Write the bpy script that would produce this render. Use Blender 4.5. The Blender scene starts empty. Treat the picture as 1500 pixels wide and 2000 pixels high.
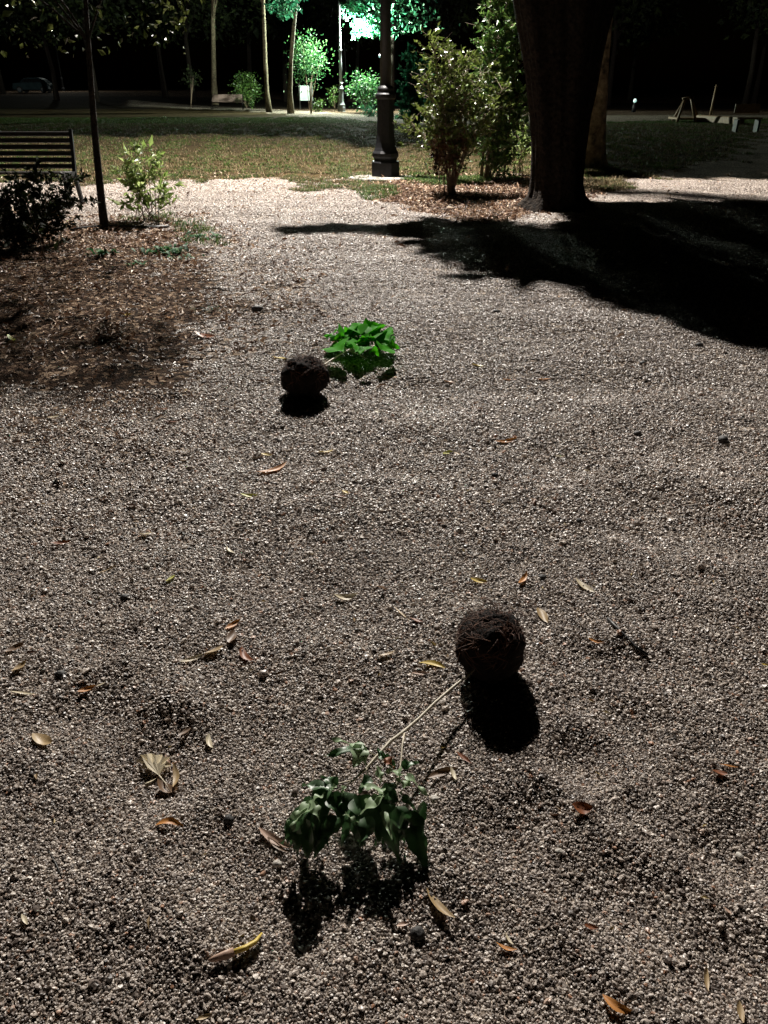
import bpy, math, random
import numpy as np
from mathutils import Vector, Matrix, noise

# ------------------------------------------------------------------ camera, world, exposure
scene = bpy.context.scene
COL = scene.collection
H = 1.45
FPX = 1502.0
PITCH = math.atan(832 / FPX)
cam_d = bpy.data.cameras.new('camera')
cam = bpy.data.objects.new('camera', cam_d)
COL.objects.link(cam)
cam.location = (0, 0, H)
cam.rotation_euler = (math.pi / 2 - PITCH, 0, 0)
cam_d.sensor_fit = 'VERTICAL'
cam_d.sensor_height = 24
cam_d.lens = 24 * FPX / 2000
cam_d.clip_start = 0.05
cam_d.clip_end = 1500
scene.camera = cam

world = bpy.data.worlds.new('World')
scene.world = world
world.use_nodes = True
wn = world.node_tree
bg = wn.nodes['Background']
sky = wn.nodes.new('ShaderNodeTexSky')
sky.sky_type = 'NISHITA'
sky.sun_disc = False
sky.sun_elevation = math.radians(-4)
sky.sun_rotation = math.radians(20)
wn.links.new(sky.outputs[0], bg.inputs[0])
bg.inputs[1].default_value = 0.0015

scene.view_settings.view_transform = 'Standard'
scene.view_settings.look = 'None'
scene.view_settings.exposure = 0.0
scene.view_settings.gamma = 1.0

LX, LY, LZ = -0.75, 15.6, 8.3          # the lit head of the near street lamp
NEAR_POWER = 18500
FAR_POWER = 17000

rng = np.random.default_rng(11)
random.seed(5)

# ------------------------------------------------------------------ pixel helpers
CP, SP = math.cos(PITCH), math.sin(PITCH)
def ray(px, py):
    a, b = (px - 750) / FPX, (1000 - py) / FPX
    return Vector((a, CP + b * SP, -SP + b * CP))
def atz(px, py, z=0.0):
    d = ray(px, py)
    t = (z - H) / d.z
    return Vector((0, 0, H)) + d * t
def aty(px, py, Y):
    d = ray(px, py)
    return Vector((0, 0, H)) + d * (Y / d.y)

# ------------------------------------------------------------------ terrain
_r = np.random.default_rng(3)
def _waves(n, lo, hi):
    wl = np.exp(_r.uniform(math.log(lo), math.log(hi), n)); a = _r.uniform(0, 2 * math.pi, n)
    return np.stack([np.cos(a) / wl * 6.283, np.sin(a) / wl * 6.283, _r.uniform(0, 6.28, n), wl], 1)
W1 = _waves(26, 0.12, 0.5); W2 = _waves(16, 0.6, 2.4); W3 = _waves(14, 3, 12)
def _sum(W, x, y):
    s = np.zeros_like(x)
    for kx, ky, p, wl in W: s += np.sin(kx * x + ky * y + p)
    return s / math.sqrt(len(W))
DENTS = []
for px, py, r, d in [(1230, 1560, .22, .012), (1050, 1800, .2, .010), (250, 1560, .2, .010), (1420, 1780, .18, .012), (760, 1330, .2, .008), (200, 1400, .13, .016), (300, 1480, .12, .014), (1130, 1490, .08, .018), (1200, 1345, .15, .012), (1190, 1750, .10, .018),
                     (1430, 1620, .13, .018), (1290, 1470, .12, .012), (1330, 1830, .12, .012), (1340, 860, .3, .022), (1290, 1010, .25, .018),
                     (1100, 905, .2, .014), (560, 1780, .12, .010), (880, 1900, .12, .012), (1000, 1640, .12, .012), (430, 1690, .1, .012),
                     (180, 1880, .13, .010), (1480, 1060, .2, .018), (850, 790, .25, .014), (350, 1010, .2, .012), (700, 1180, .18, .010)]:
    p = atz(px, py); DENTS.append((p.x, p.y, r, d))
def sstep(a, b, x):
    t = np.clip((x - a) / (b - a), 0, 1); return t * t * (3 - 2 * t)
def gz_np(x, y):
    x = np.asarray(x, float); y = np.asarray(y, float)
    r = np.hypot(x, y)
    near = 1 - sstep(5, 14, r)
    z = _sum(W1, x, y) * 0.0028 * near + _sum(W2, x, y) * 0.013 * (1 - sstep(16, 40, r)) + _sum(W3, x, y) * 0.012 * sstep(5, 12, r)
    for dx, dy, dr, dd in DENTS:
        q = np.hypot((x - dx), (y - dy) * 0.8) / dr
        dd = dd * 1.15
        z = z - dd * np.exp(-q * q * 1.6) + dd * 0.5 * np.exp(-((q - 1.3) ** 2) * 5)
    z = z - .025 * np.clip(1.75 - r, 0, 1.5) ** 2  # slope towards the camera, shaped to dim the foreground gravel
    z = z + 0.9 * sstep(62, 105, y - 0.25 * np.minimum(x, 0) * 0) * sstep(5, -25, x)
    return z
def gz(x, y): return float(gz_np(np.array([x]), np.array([y]))[0])
def G(px, py, dz=0.0):
    p = atz(px, py)
    for _ in range(3): p = atz(px, py, gz(p.x, p.y))
    return Vector((p.x, p.y, gz(p.x, p.y) + dz))

def poly_px(pts): return np.array([[atz(x, y).x, atz(x, y).y] for x, y in pts])
def sdist(P, x, y):
    """signed distance, positive inside"""
    x = np.asarray(x, float); y = np.asarray(y, float)
    ins = np.zeros(x.shape, bool); dm = np.full(x.shape, 1e9)
    n = len(P)
    for i in range(n):
        x1, y1 = P[i]; x2, y2 = P[(i + 1) % n]
        c = ((y1 > y) != (y2 > y)) & (x < (x2 - x1) * (y - y1) / ((y2 - y1) + 1e-12) + x1)
        ins ^= c
        ex, ey = x2 - x1, y2 - y1
        t = np.clip(((x - x1) * ex + (y - y1) * ey) / (ex * ex + ey * ey + 1e-12), 0, 1)
        dm = np.minimum(dm, np.hypot(x - x1 - t * ex, y - y1 - t * ey))
    return np.where(ins, dm, -dm)
SOIL_L = poly_px([(-700, 432), (60, 428), (200, 432), (330, 430), (410, 455), (470, 490), (550, 550), (560, 620), (480, 700), (410, 790), (260, 880), (-700, 960)])
SOIL_R = poly_px([(690, 352), (820, 346), (1000, 338), (1200, 350), (1180, 372), (1120, 400), (1040, 425), (960, 436), (880, 428), (800, 408), (740, 392), (690, 372)])
LAWN = poly_px([(-900, 352), (150, 356), (330, 352), (470, 346), (590, 350), (640, 372), (700, 372), (760, 352), (900, 352), (1040, 345), (1180, 372), (1200, 350), (1420, 300), (1500, 232),
                (850, 247), (640, 232), (480, 217), (250, 207), (-500, 203)])
LAWN_IN = poly_px([(360, 432), (335, 424), (230, 424), (240, 436), (330, 442), (380, 470), (425, 490), (440, 475), (400, 448)])
PATH_FAR = poly_px([(250, 203), (480, 211), (640, 219), (860, 236), (1100, 262), (1100, 276), (860, 247), (640, 232), (480, 217), (250, 209)])
def zones(x, y):
    w = _sum(W2, x * 1.3 + 5, y * 1.3) * 0.12 * (1 + np.hypot(x, y) * .06)
    soil = np.maximum(sstep(-.7, 1.25, sdist(SOIL_L, x, y) + w * 1.6 + _sum(W1, x * .5, y * .5) * .16), sstep(-.15, .2, sdist(SOIL_R, x, y) + w * .6))
    lawn = sstep(-.9, .7, sdist(LAWN, x, y) + w * 1.6 + _sum(W1, x * .25, y * .25) * .18)
    lawn = np.maximum(lawn, sstep(-.1, .15, sdist(LAWN_IN, x, y) + w * .4) * .45)
    far = sstep(46, 52, y) * (1 - sstep(-.6, .6, sdist(PATH_FAR, x, y)))
    lawn = lawn * (1 - sstep(60, 75, y)); soil = np.clip(np.maximum(soil, far * (1 - lawn)), 0, 1)
    return soil, lawn
def unlit_band(x, y):  # far ground that lies unlit, darkened by colour
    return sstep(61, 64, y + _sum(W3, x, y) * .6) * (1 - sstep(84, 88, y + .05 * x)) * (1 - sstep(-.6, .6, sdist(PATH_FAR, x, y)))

# ------------------------------------------------------------------ object helpers
def tag(o, label=None, cat=None, group=None, kind=None):
    if label: o['label'] = label
    if cat: o['category'] = cat
    if group: o['group'] = group
    if kind: o['kind'] = kind
    return o
def empty(name, loc, label, cat, group=None):
    o = bpy.data.objects.new(name, None); COL.objects.link(o)
    o.location = loc; o.empty_display_size = .1
    return tag(o, label, cat, group)
def link(name, verts, faces, mat, parent=None, smooth=True, origin=None):
    """verts in world space (parent is only translated/rotated empty at its location)"""
    me = bpy.data.meshes.new(name)
    V = [Vector(v) for v in verts]
    if parent is not None:
        m = MW(parent).inverted(); V = [m @ v for v in V]
    elif origin is not None:
        V = [v - origin for v in V]
    me.from_pydata([tuple(v) for v in V], [], faces)
    me.materials.append(mat)
    if smooth: me.polygons.foreach_set('use_smooth', [True] * len(me.polygons))
    me.update()
    o = bpy.data.objects.new(name, me); COL.objects.link(o)
    if parent is not None: o.parent = parent
    elif origin is not None: o.location = origin
    return o
def MW(o):
    m = Matrix.LocRotScale(o.location, o.rotation_euler, o.scale)
    return MW(o.parent) @ m if o.parent else m
def link_np(name, V, F, mat, parent=None, smooth=False, nside=3):
    me = bpy.data.meshes.new(name)
    V = np.asarray(V, np.float64)
    if parent is not None:
        m = np.array(MW(parent).inverted()); V = V @ m[:3, :3].T + m[:3, 3]
    F = np.asarray(F, np.int32)
    me.vertices.add(len(V)); me.vertices.foreach_set('co', V.astype(np.float32).ravel())
    me.loops.add(F.size); me.loops.foreach_set('vertex_index', F.ravel())
    me.polygons.add(len(F)); me.polygons.foreach_set('loop_start', np.arange(0, F.size, F.shape[1], dtype=np.int32))
    me.polygons.foreach_set('use_smooth', np.full(len(F), smooth))
    me.materials.append(mat); me.update(calc_edges=True); me.validate()
    o = bpy.data.objects.new(name, me); COL.objects.link(o)
    if parent is not None: o.parent = parent
    return o
class MB:
    def __init__(s): s.v = []; s.f = []
    def add(s, vs, fs):
        n = len(s.v); s.v += [Vector(v) for v in vs]; s.f += [tuple(i + n for i in f) for f in fs]; return s
    def tube(s, pts, rad, n=8, cap=True, ell=1.0):
        pts = [Vector(p) for p in pts]
        if not hasattr(rad, '__len__'): rad = [rad] * len(pts)
        vs = []; prev = None
        for i, p in enumerate(pts):
            t = (pts[min(i + 1, len(pts) - 1)] - pts[max(i - 1, 0)]).normalized()
            u = t.orthogonal().normalized() if prev is None else (prev - t * prev.dot(t)).normalized()
            prev = u; w = t.cross(u)
            for k in range(n):
                a = 2 * math.pi * k / n
                vs.append(p + u * math.cos(a) * rad[i] + w * math.sin(a) * rad[i] * ell)
        fs = [(i * n + k, i * n + (k + 1) % n, (i + 1) * n + (k + 1) % n, (i + 1) * n + k) for i in range(len(pts) - 1) for k in range(n)]
        if cap: fs += [tuple(range(n - 1, -1, -1)), tuple((len(pts) - 1) * n + k for k in range(n))]
        return s.add(vs, fs)
    def box(s, c, size, rot=None, bev=0.0):
        c = Vector(c); hx, hy, hz = [q / 2 for q in size]; R = rot or Matrix.Identity(3)
        b = min(bev, hx * .9, hy * .9, hz * .9)
        if b <= 0:
            vs = [c + R @ Vector((x * hx, y * hy, z * hz)) for x in (-1, 1) for y in (-1, 1) for z in (-1, 1)]
            return s.add(vs, [(0, 1, 3, 2), (4, 6, 7, 5), (0, 4, 5, 1), (2, 3, 7, 6), (0, 2, 6, 4), (1, 5, 7, 3)])
        # bevelled: three stacked octagonal rings
        vs = []
        for z, i in ((-hz, b), (-hz + b, 0), (hz - b, 0), (hz, b)):
            X, Y = hx - i, hy - i
            for x, y in ((-X + b, -Y), (X - b, -Y), (X, -Y + b), (X, Y - b), (X - b, Y), (-X + b, Y), (-X, Y - b), (-X, -Y + b)):
                vs.append(c + R @ Vector((x, y, z)))
        fs = [(j * 8 + k, j * 8 + (k + 1) % 8, (j + 1) * 8 + (k + 1) % 8, (j + 1) * 8 + k) for j in range(3) for k in range(8)]
        fs += [tuple(range(7, -1, -1)), tuple(range(24, 32))]
        return s.add(vs, fs)
    def lathe(s, c, prof, n=24, rot=0.0):
        c = Vector(c); vs = []
        for z, r in prof:
            for k in range(n):
                a = 2 * math.pi * k / n + rot
                vs.append(c + Vector((r * math.cos(a), r * math.sin(a), z)))
        m = len(prof)
        fs = [(i * n + k, i * n + (k + 1) % n, (i + 1) * n + (k + 1) % n, (i + 1) * n + k) for i in range(m - 1) for k in range(n)]
        fs += [tuple(range(n - 1, -1, -1)), tuple((m - 1) * n + k for k in range(n))]
        return s.add(vs, fs)
    def build(s, name, mat, parent=None, smooth=False, origin=None): return link(name, s.v, s.f, mat, parent, smooth, origin)

# ------------------------------------------------------------------ materials
def mat_new(name):
    m = bpy.data.materials.new(name); m.use_nodes = True
    nt = m.node_tree; b = nt.nodes['Principled BSDF']; return m, nt, b
def node(nt, t, **kw):
    n = nt.nodes.new(t)
    for k, v in kw.items(): setattr(n, k, v)
    return n
def ramp(nt, stops, src):
    r = nt.nodes.new('ShaderNodeValToRGB'); e = r.color_ramp.elements
    e[0].position, e[0].color = stops[0][0], (*stops[0][1], 1)
    e[1].position, e[1].color = stops[-1][0], (*stops[-1][1], 1)
    for p, c in stops[1:-1]:
        q = e.new(p); q.color = (*c, 1)
    nt.links.new(src, r.inputs[0]); return r.outputs[0]
def noise_tex(nt, scale, detail=4, rough=.55, vec=None):
    n = nt.nodes.new('ShaderNodeTexNoise'); n.inputs['Scale'].default_value = scale
    n.inputs['Detail'].default_value = detail; n.inputs['Roughness'].default_value = rough
    if vec is None:
        t = nt.nodes.new('ShaderNodeTexCoord'); vec = t.outputs['Object']
    nt.links.new(vec, n.inputs['Vector']); return n.outputs[0]
def simple(name, c1, c2, scale=8, rough=.6, metal=0, bump=0, bscale=None, spec=.5):
    m, nt, b = mat_new(name)
    f = noise_tex(nt, scale)
    nt.links.new(ramp(nt, [(.3, c1), (.7, c2)], f), b.inputs['Base Color'])
    b.inputs['Roughness'].default_value = rough; b.inputs['Metallic'].default_value = metal
    b.inputs['Specular IOR Level'].default_value = spec
    if bump:
        bp = nt.nodes.new('ShaderNodeBump'); bp.inputs['Strength'].default_value = 1; bp.inputs['Distance'].default_value = bump
        nt.links.new(noise_tex(nt, bscale or scale * 3, 6), bp.inputs['Height']); nt.links.new(bp.outputs[0], b.inputs['Normal'])
    return m
def leaf_mat(name, stops, rough=.4, trans=.35, tcol=None, spec=.5):
    """leaf: colour varies leaf by leaf, thin enough to let light through"""
    m, nt, b = mat_new(name)
    g = nt.nodes.new('ShaderNodeNewGeometry')
    rnd = g.outputs['Random Per Island']
    nz = noise_tex(nt, 30, 3)
    mx = node(nt, 'ShaderNodeMath', operation='MULTIPLY_ADD'); nt.links.new(nz, mx.inputs[0]); mx.inputs[1].default_value = .3; 
    sb = node(nt, 'ShaderNodeMath', operation='SUBTRACT'); nt.links.new(rnd, sb.inputs[0]); sb.inputs[1].default_value = .15
    nt.links.new(sb.outputs[0], mx.inputs[2])
    col = ramp(nt, stops, mx.outputs[0])
    nt.links.new(col, b.inputs['Base Color']); b.inputs['Roughness'].default_value = rough
    b.inputs['Specular IOR Level'].default_value = spec
    tr = nt.nodes.new('ShaderNodeBsdfTranslucent')
    if tcol: tr.inputs[0].default_value = (*tcol, 1)
    else: nt.links.new(col, tr.inputs[0])
    mix = nt.nodes.new('ShaderNodeMixShader'); mix.inputs[0].default_value = trans
    nt.links.new(b.outputs[0], mix.inputs[1]); nt.links.new(tr.outputs[0], mix.inputs[2])
    nt.links.new(mix.outputs[0], nt.nodes['Material Output'].inputs[0])
    return m
def litter_mat(name, stops, rough=.6):
    return leaf_mat(name, stops, rough, .12)

# ground
def ground_mat():
    m, nt, b = mat_new('ground_mix')
    tc = nt.nodes.new('ShaderNodeTexCoord').outputs['Object']
    def attr(n):
        a = nt.nodes.new('ShaderNodeAttribute'); a.attribute_name = n; return a.outputs['Fac']
    vor = nt.nodes.new('ShaderNodeTexVoronoi'); vor.inputs['Scale'].default_value = 95; nt.links.new(tc, vor.inputs['Vector'])
    sep = nt.nodes.new('ShaderNodeSeparateColor'); nt.links.new(vor.outputs['Color'], sep.inputs[0])
    grav = ramp(nt, [(0, (.03, .026, .022)), (.35, (.11, .09, .078)), (.7, (.36, .31, .26)), (1, (.72, .64, .56))], sep.outputs[0])
    vor2 = nt.nodes.new('ShaderNodeTexVoronoi'); vor2.inputs['Scale'].default_value = 34; nt.links.new(tc, vor2.inputs['Vector'])
    sep2 = nt.nodes.new('ShaderNodeSeparateColor'); nt.links.new(vor2.outputs['Color'], sep2.inputs[0])
    soil = ramp(nt, [(0, (.010, .007, .005)), (.5, (.042, .026, .017)), (.8, (.10, .066, .045)), (1, (.34, .26, .19))], sep2.outputs[0])
    gn = noise_tex(nt, 14, 8, .7, tc)
    grass = ramp(nt, [(.3, (.020, .020, .008)), (.5, (.060, .046, .022)), (.7, (.14, .10, .06))], gn)
    big = noise_tex(nt, 1.1, 6, .6, tc)
    bigr = ramp(nt, [(.3, (.55, .5, .46)), (.7, (1.15, 1.12, 1.08))], big)
    # broken edge between the zones
    def edge(fac, sc):
        n = noise_tex(nt, sc, 6, .7, tc)
        a = node(nt, 'ShaderNodeMath', operation='ADD'); nt.links.new(fac, a.inputs[0])
        s = node(nt, 'ShaderNodeMath', operation='MULTIPLY_ADD'); nt.links.new(n, s.inputs[0]); s.inputs[1].default_value = 1.6; s.inputs[2].default_value = -.8
        nt.links.new(s.outputs[0], a.inputs[1])
        r = nt.nodes.new('ShaderNodeMapRange'); r.inputs[1].default_value = .38; r.inputs[2].default_value = .62; nt.links.new(a.outputs[0], r.inputs[0])
        return r.outputs[0]
    def mix(f, a, c, bt='MIX'):
        x = nt.nodes.new('ShaderNodeMix'); x.data_type = 'RGBA'; x.blend_type = bt
        if isinstance(f, float): x.inputs[0].default_value = f
        else: nt.links.new(f, x.inputs[0])
        nt.links.new(a, x.inputs[6]); nt.links.new(c, x.inputs[7]); return x.outputs[2]
    c = mix(edge(attr('zone_soil'), 5), grav, soil)
    c = mix(edge(attr('zone_lawn'), 4), c, grass)
    c = mix(1.0, c, bigr, 'MULTIPLY')
    unlit_col = node(nt, 'ShaderNodeRGB'); unlit_col.outputs[0].default_value = (.012, .009, .006, 1)  # near-black paint standing in for missing light on the far ground
    c = mix(attr('zone_unlit'), c, unlit_col.outputs[0])
    nt.links.new(c, b.inputs['Base Color'])
    b.inputs['Roughness'].default_value = .95; b.inputs['Specular IOR Level'].default_value = .04
    bp = nt.nodes.new('ShaderNodeBump'); bp.inputs['Strength'].default_value = .9; bp.inputs['Distance'].default_value = .012
    hh = node(nt, 'ShaderNodeMath', operation='ADD'); nt.links.new(vor.outputs['Distance'], hh.inputs[0])
    nt.links.new(noise_tex(nt, 28, 6, .7, tc), hh.inputs[1])
    nt.links.new(hh.outputs[0], bp.inputs['Height']); nt.links.new(bp.outputs[0], b.inputs['Normal'])
    return m
def stone_mat(far=False):
    m, nt, b = mat_new('gravel_stone')
    oi = nt.nodes.new('ShaderNodeNewGeometry' if far else 'ShaderNodeObjectInfo')
    col = ramp(nt, [(0, (.06, .048, .04)), (.2, (.17, .135, .115)), (.5, (.34, .285, .245)), (.8, (.54, .47, .41)), (.95, (.68, .61, .54)), (1, (.42, .22, .13))], oi.outputs['Random Per Island' if far else 'Random'])
    nt.links.new(col, b.inputs['Base Color']); b.inputs['Roughness'].default_value = .42
    b.inputs['Specular IOR Level'].default_value = .5
    return m
M = {}
M['ground'] = ground_mat(); M['stone'] = stone_mat(); M['stone_far'] = stone_mat(True)
M['iron'] = simple('black_iron', (.004, .004, .005), (.012, .012, .014), 20, .5, .0, .002, 60, .25)
M['iron_far'] = simple('grey_iron', (.10, .11, .12), (.16, .17, .18), 10, .4)
M['wood'] = simple('dark_wood', (.006, .005, .0045), (.016, .013, .011), 25, .5, 0, .002, 80)
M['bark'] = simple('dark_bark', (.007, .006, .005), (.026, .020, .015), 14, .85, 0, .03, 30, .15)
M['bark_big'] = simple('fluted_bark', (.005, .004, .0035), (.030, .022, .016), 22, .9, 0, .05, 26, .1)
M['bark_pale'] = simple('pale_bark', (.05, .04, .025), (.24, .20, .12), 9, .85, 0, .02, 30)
M['bark_mottled'] = simple('mottled_bark', (.015, .012, .007), (.26, .19, .11), 7, .85, 0, .05, 16)  # strong mottling imitates patchy lamplight on the trunk
M['twig'] = simple('twig', (.10, .07, .045), (.22, .16, .11), 30, .7)
M['stem_pale'] = simple('pale_stem', (.42, .36, .26), (.62, .55, .42), 60, .55, 0, .0006, 300)
M['soilball'] = simple('root_ball_soil', (.003, .002, .0015), (.012, .0065, .004), 55, .95, 0, .006, 160, .2)
M['rootfib'] = simple('root_fibre', (.03, .010, .005), (.15, .06, .028), 40, .8)
M['concrete'] = simple('concrete', (.14, .13, .115), (.30, .28, .25), 9, .9, 0, .004, 60)
M['board'] = simple('white_panel', (.22, .26, .26), (.36, .40, .39), 2, .4)
M['darkstone'] = simple('dark_pebble', (.012, .011, .011), (.05, .045, .042), 80, .7, 0, .002, 200)
M['palestone'] = simple('pale_pebble', (.42, .39, .34), (.60, .56, .50), 90, .6, 0, .001, 300)
M['hazel'] = simple('play_wood', (.22, .13, .07), (.42, .28, .16), 12, .6)
M['hazel_dark'] = simple('bench_wood', (.24, .16, .14), (.36, .25, .22), 12, .6)
M['carpaint'] = simple('blue_grey_paint', (.03, .05, .06), (.05, .08, .09), 1, .18, .3)
M['glass'] = simple('dark_glass', (.01, .012, .014), (.015, .018, .02), 1, .06)
M['tyre'] = simple('tyre', (.012, .012, .012), (.02, .02, .02), 9, .8)
M['dark_strip'] = simple('strip_black', (.010, .010, .011), (.03, .03, .03), 12, .5)
gA = (.014, .040, .007); gB = (.045, .105, .018); gC = (.13, .21, .05)
M['leaf_crown'] = leaf_mat('sapling_leaf', [(0, (.010, .014, .003)), (.6, (.028, .036, .008)), (1, (.10, .12, .03))], .32, .25)
M['leaf_mid'] = leaf_mat('mid_leaf', [(0, (.010, .05, .018)), (.5, (.03, .12, .035)), (1, (.11, .22, .07))], .38, .35)
M['leaf'] = leaf_mat('shrub_leaf', [(0, gA), (.5, gB), (1, gC)], .34, .25)
M['leaf_olive'] = leaf_mat('olive_leaf', [(0, (.03, .045, .008)), (.5, (.08, .115, .02)), (1, (.15, .19, .045))], .30, .3)
M['leaf_varieg'] = leaf_mat('pale_green_leaf', [(0, (.06, .09, .02)), (.5, (.17, .25, .06)), (1, (.42, .50, .20))], .4, .45)
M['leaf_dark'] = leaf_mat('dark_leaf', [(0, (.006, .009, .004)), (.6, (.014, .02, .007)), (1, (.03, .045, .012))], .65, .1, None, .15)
M['leaf_far'] = leaf_mat('lamp_side_leaf', [(0, (.01, .07, .035)), (.5, (.03, .16, .08)), (1, (.10, .28, .14))], .38, .4)  # cyan of the far lamp's light mixed into the leaf green
M['leaf_red'] = leaf_mat('reddish_leaf', [(0, (.04, .012, .006)), (.6, (.09, .035, .014)), (1, (.13, .08, .03))], .4, .2)
M['weed'] = leaf_mat('weed_leaf', [(0, (.010, .05, .018)), (.6, (.03, .11, .035)), (1, (.09, .18, .06))], .6, .25, None, .15)
M['grass'] = leaf_mat('grass_blade', [(0, (.03, .032, .012)), (.4, (.08, .066, .030)), (.75, (.17, .125, .068)), (1, (.32, .25, .15))], .6, .2, None, .2)
M['grass_green'] = leaf_mat('green_blade', [(0, (.02, .045, .010)), (.6, (.05, .10, .02)), (1, (.15, .19, .05))], .6, .3, None, .2)
M['litter'] = litter_mat('litter', [(0, (.04, .018, .010)), (.3, (.12, .06, .036)), (.6, (.25, .145, .09)), (.85, (.46, .31, .20)), (1, (.78, .66, .52))])
M['scrap'] = litter_mat('scrap', [(0, (.10, .05, .02)), (.4, (.30, .20, .09)), (.75, (.50, .38, .14)), (1, (.68, .60, .42))])
def leafcol(name, a, b, rough=.5, trans=.15):
    return leaf_mat(name, [(0, a), (1, b)], rough, trans)
M['yellow'] = leafcol('yellow_leaf', (.50, .34, .05), (.72, .55, .12)); M['orange'] = leafcol('orange_leaf', (.40, .15, .03), (.62, .28, .07))
M['tan'] = leafcol('tan_leaf', (.34, .23, .11), (.52, .38, .20)); M['cream'] = leafcol('cream_leaf', (.55, .46, .30), (.74, .66, .48))
M['rust'] = leafcol('rust_leaf', (.16, .05, .02), (.32, .11, .04)); M['brown'] = leafcol('brown_leaf', (.11, .06, .03), (.22, .13, .07))
M['pink'] = leafcol('pinkish_leaf', (.40, .25, .18), (.58, .40, .30)); M['lime'] = leafcol('lime_leaf', (.42, .42, .06), (.62, .62, .14))
M['plant_near'] = leaf_mat('drooping_leaf', [(0, (.014, .05, .014)), (.5, (.035, .10, .03)), (1, (.09, .17, .06))], .45, .22, None, .9)
M['plant_far'] = leaf_mat('fresh_leaf', [(0, (.010, .12, .003)), (.5, (.035, .27, .006)), (1, (.13, .48, .015))], .6, .5, None, .05)
M['plant_lit'] = leaf_mat('lit_top_leaf', [(0, (.12, .20, .09)), (.5, (.25, .36, .19)), (1, (.44, .54, .34))], .5, .3)  # same leaf, its glancingly lit top painted paler
def emit(name, c, s):
    m, nt, b = mat_new(name); b.inputs['Emission Color'].default_value = (*c, 1); b.inputs['Emission Strength'].default_value = s
    b.inputs['Base Color'].default_value = (.8, .8, .8, 1); return m
M['lit_glass'] = emit('lit_glass', (1, .95, .85), 20); M['lit_cool'] = emit('lit_cool_glass', (.75, 1, .95), 14); M['lit_dim'] = emit('dim_glass', (.5, 1, .9), .6)

# ------------------------------------------------------------------ ground sheet (to the horizon) with real relief
def build_ground():
    nr, na = 300, 640
    r = np.concatenate([[0.05], np.geomspace(.35, 900, nr - 1)])
    # more angular detail in front (towards +y)
    t = np.linspace(0, 1, na, endpoint=False)
    ang = 2 * math.pi * t + .72 * np.sin(4 * math.pi * t) * 0
    u = np.linspace(-1, 1, na, endpoint=False)
    ang = math.pi / 2 + math.pi * (0.28 * u + 0.72 * u ** 3)
    R, A = np.meshgrid(r, ang, indexing='ij')
    x = R * np.cos(A); y = R * np.sin(A)
    z = gz_np(x.ravel(), y.ravel())
    V = np.stack([x.ravel(), y.ravel(), z], 1)
    i, j = np.meshgrid(np.arange(nr - 1), np.arange(na), indexing='ij')
    a = i * na + j; b = i * na + (j + 1) % na
    F = np.stack([a, a + na, b + na, b], -1).reshape(-1, 4)
    o = link_np('ground', V, F, M['ground'], None, True)
    me = o.data
    me.polygons.add(0)
    so, la = zones(V[:, 0], V[:, 1])
    for n, d in (('zone_soil', so), ('zone_lawn', la), ('zone_unlit', unlit_band(V[:, 0], V[:, 1]))):
        at = me.attributes.new(n, 'FLOAT', 'POINT'); at.data.foreach_set('value', d.astype(np.float32))
    # closing disc under the camera
    tag(o, kind='structure')
build_ground()

# ------------------------------------------------------------------ gravel (uncountable: instanced stones; farther off, instanced handfuls of them)
def gravel_points(bands, K, jitter):
    P = []; S = []
    for (y0, y1, sp0, margin) in bands:
        sp = sp0 * K
        hw = (y1 * CP + H * SP) * .5 + margin
        nx, ny = int(2 * hw / sp), int(round((y1 - y0) / sp))
        X, Y = np.meshgrid(np.arange(nx), np.arange(ny))
        X = (X + rng.uniform(-jitter, jitter, X.shape) + .5 * (Y % 2)) * sp - hw; Y = (Y + rng.uniform(-jitter, jitter, Y.shape)) * sp + y0
        x, y = X.ravel(), Y.ravel()
        k = np.abs(x) < (y * CP + H * SP) * .5 + margin
        x, y = x[k], y[k]
        so, la = zones(x, y)
        k = rng.random(len(x)) > np.maximum(so * .86 if K == 1 else sstep(.1, 1.0, so) * .97, la * 1.1)
        x, y = x[k], y[k]
        if K == 1:
            s = sp * .62 * np.exp(rng.normal(0, .28, len(x)))
            big = rng.random(len(x)) < .006; s = np.where(big, s * 1.9, s)
            z = gz_np(x, y) + s * rng.uniform(-.45, .5, len(x))
        else:
            s = np.full(len(x), sp0); z = gz_np(x, y) + sp0 * rng.uniform(-.1, .25, len(x))
        P.append(np.stack([x, y, z], 1)); S.append(s)
    return np.concatenate(P), np.concatenate(S)
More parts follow.
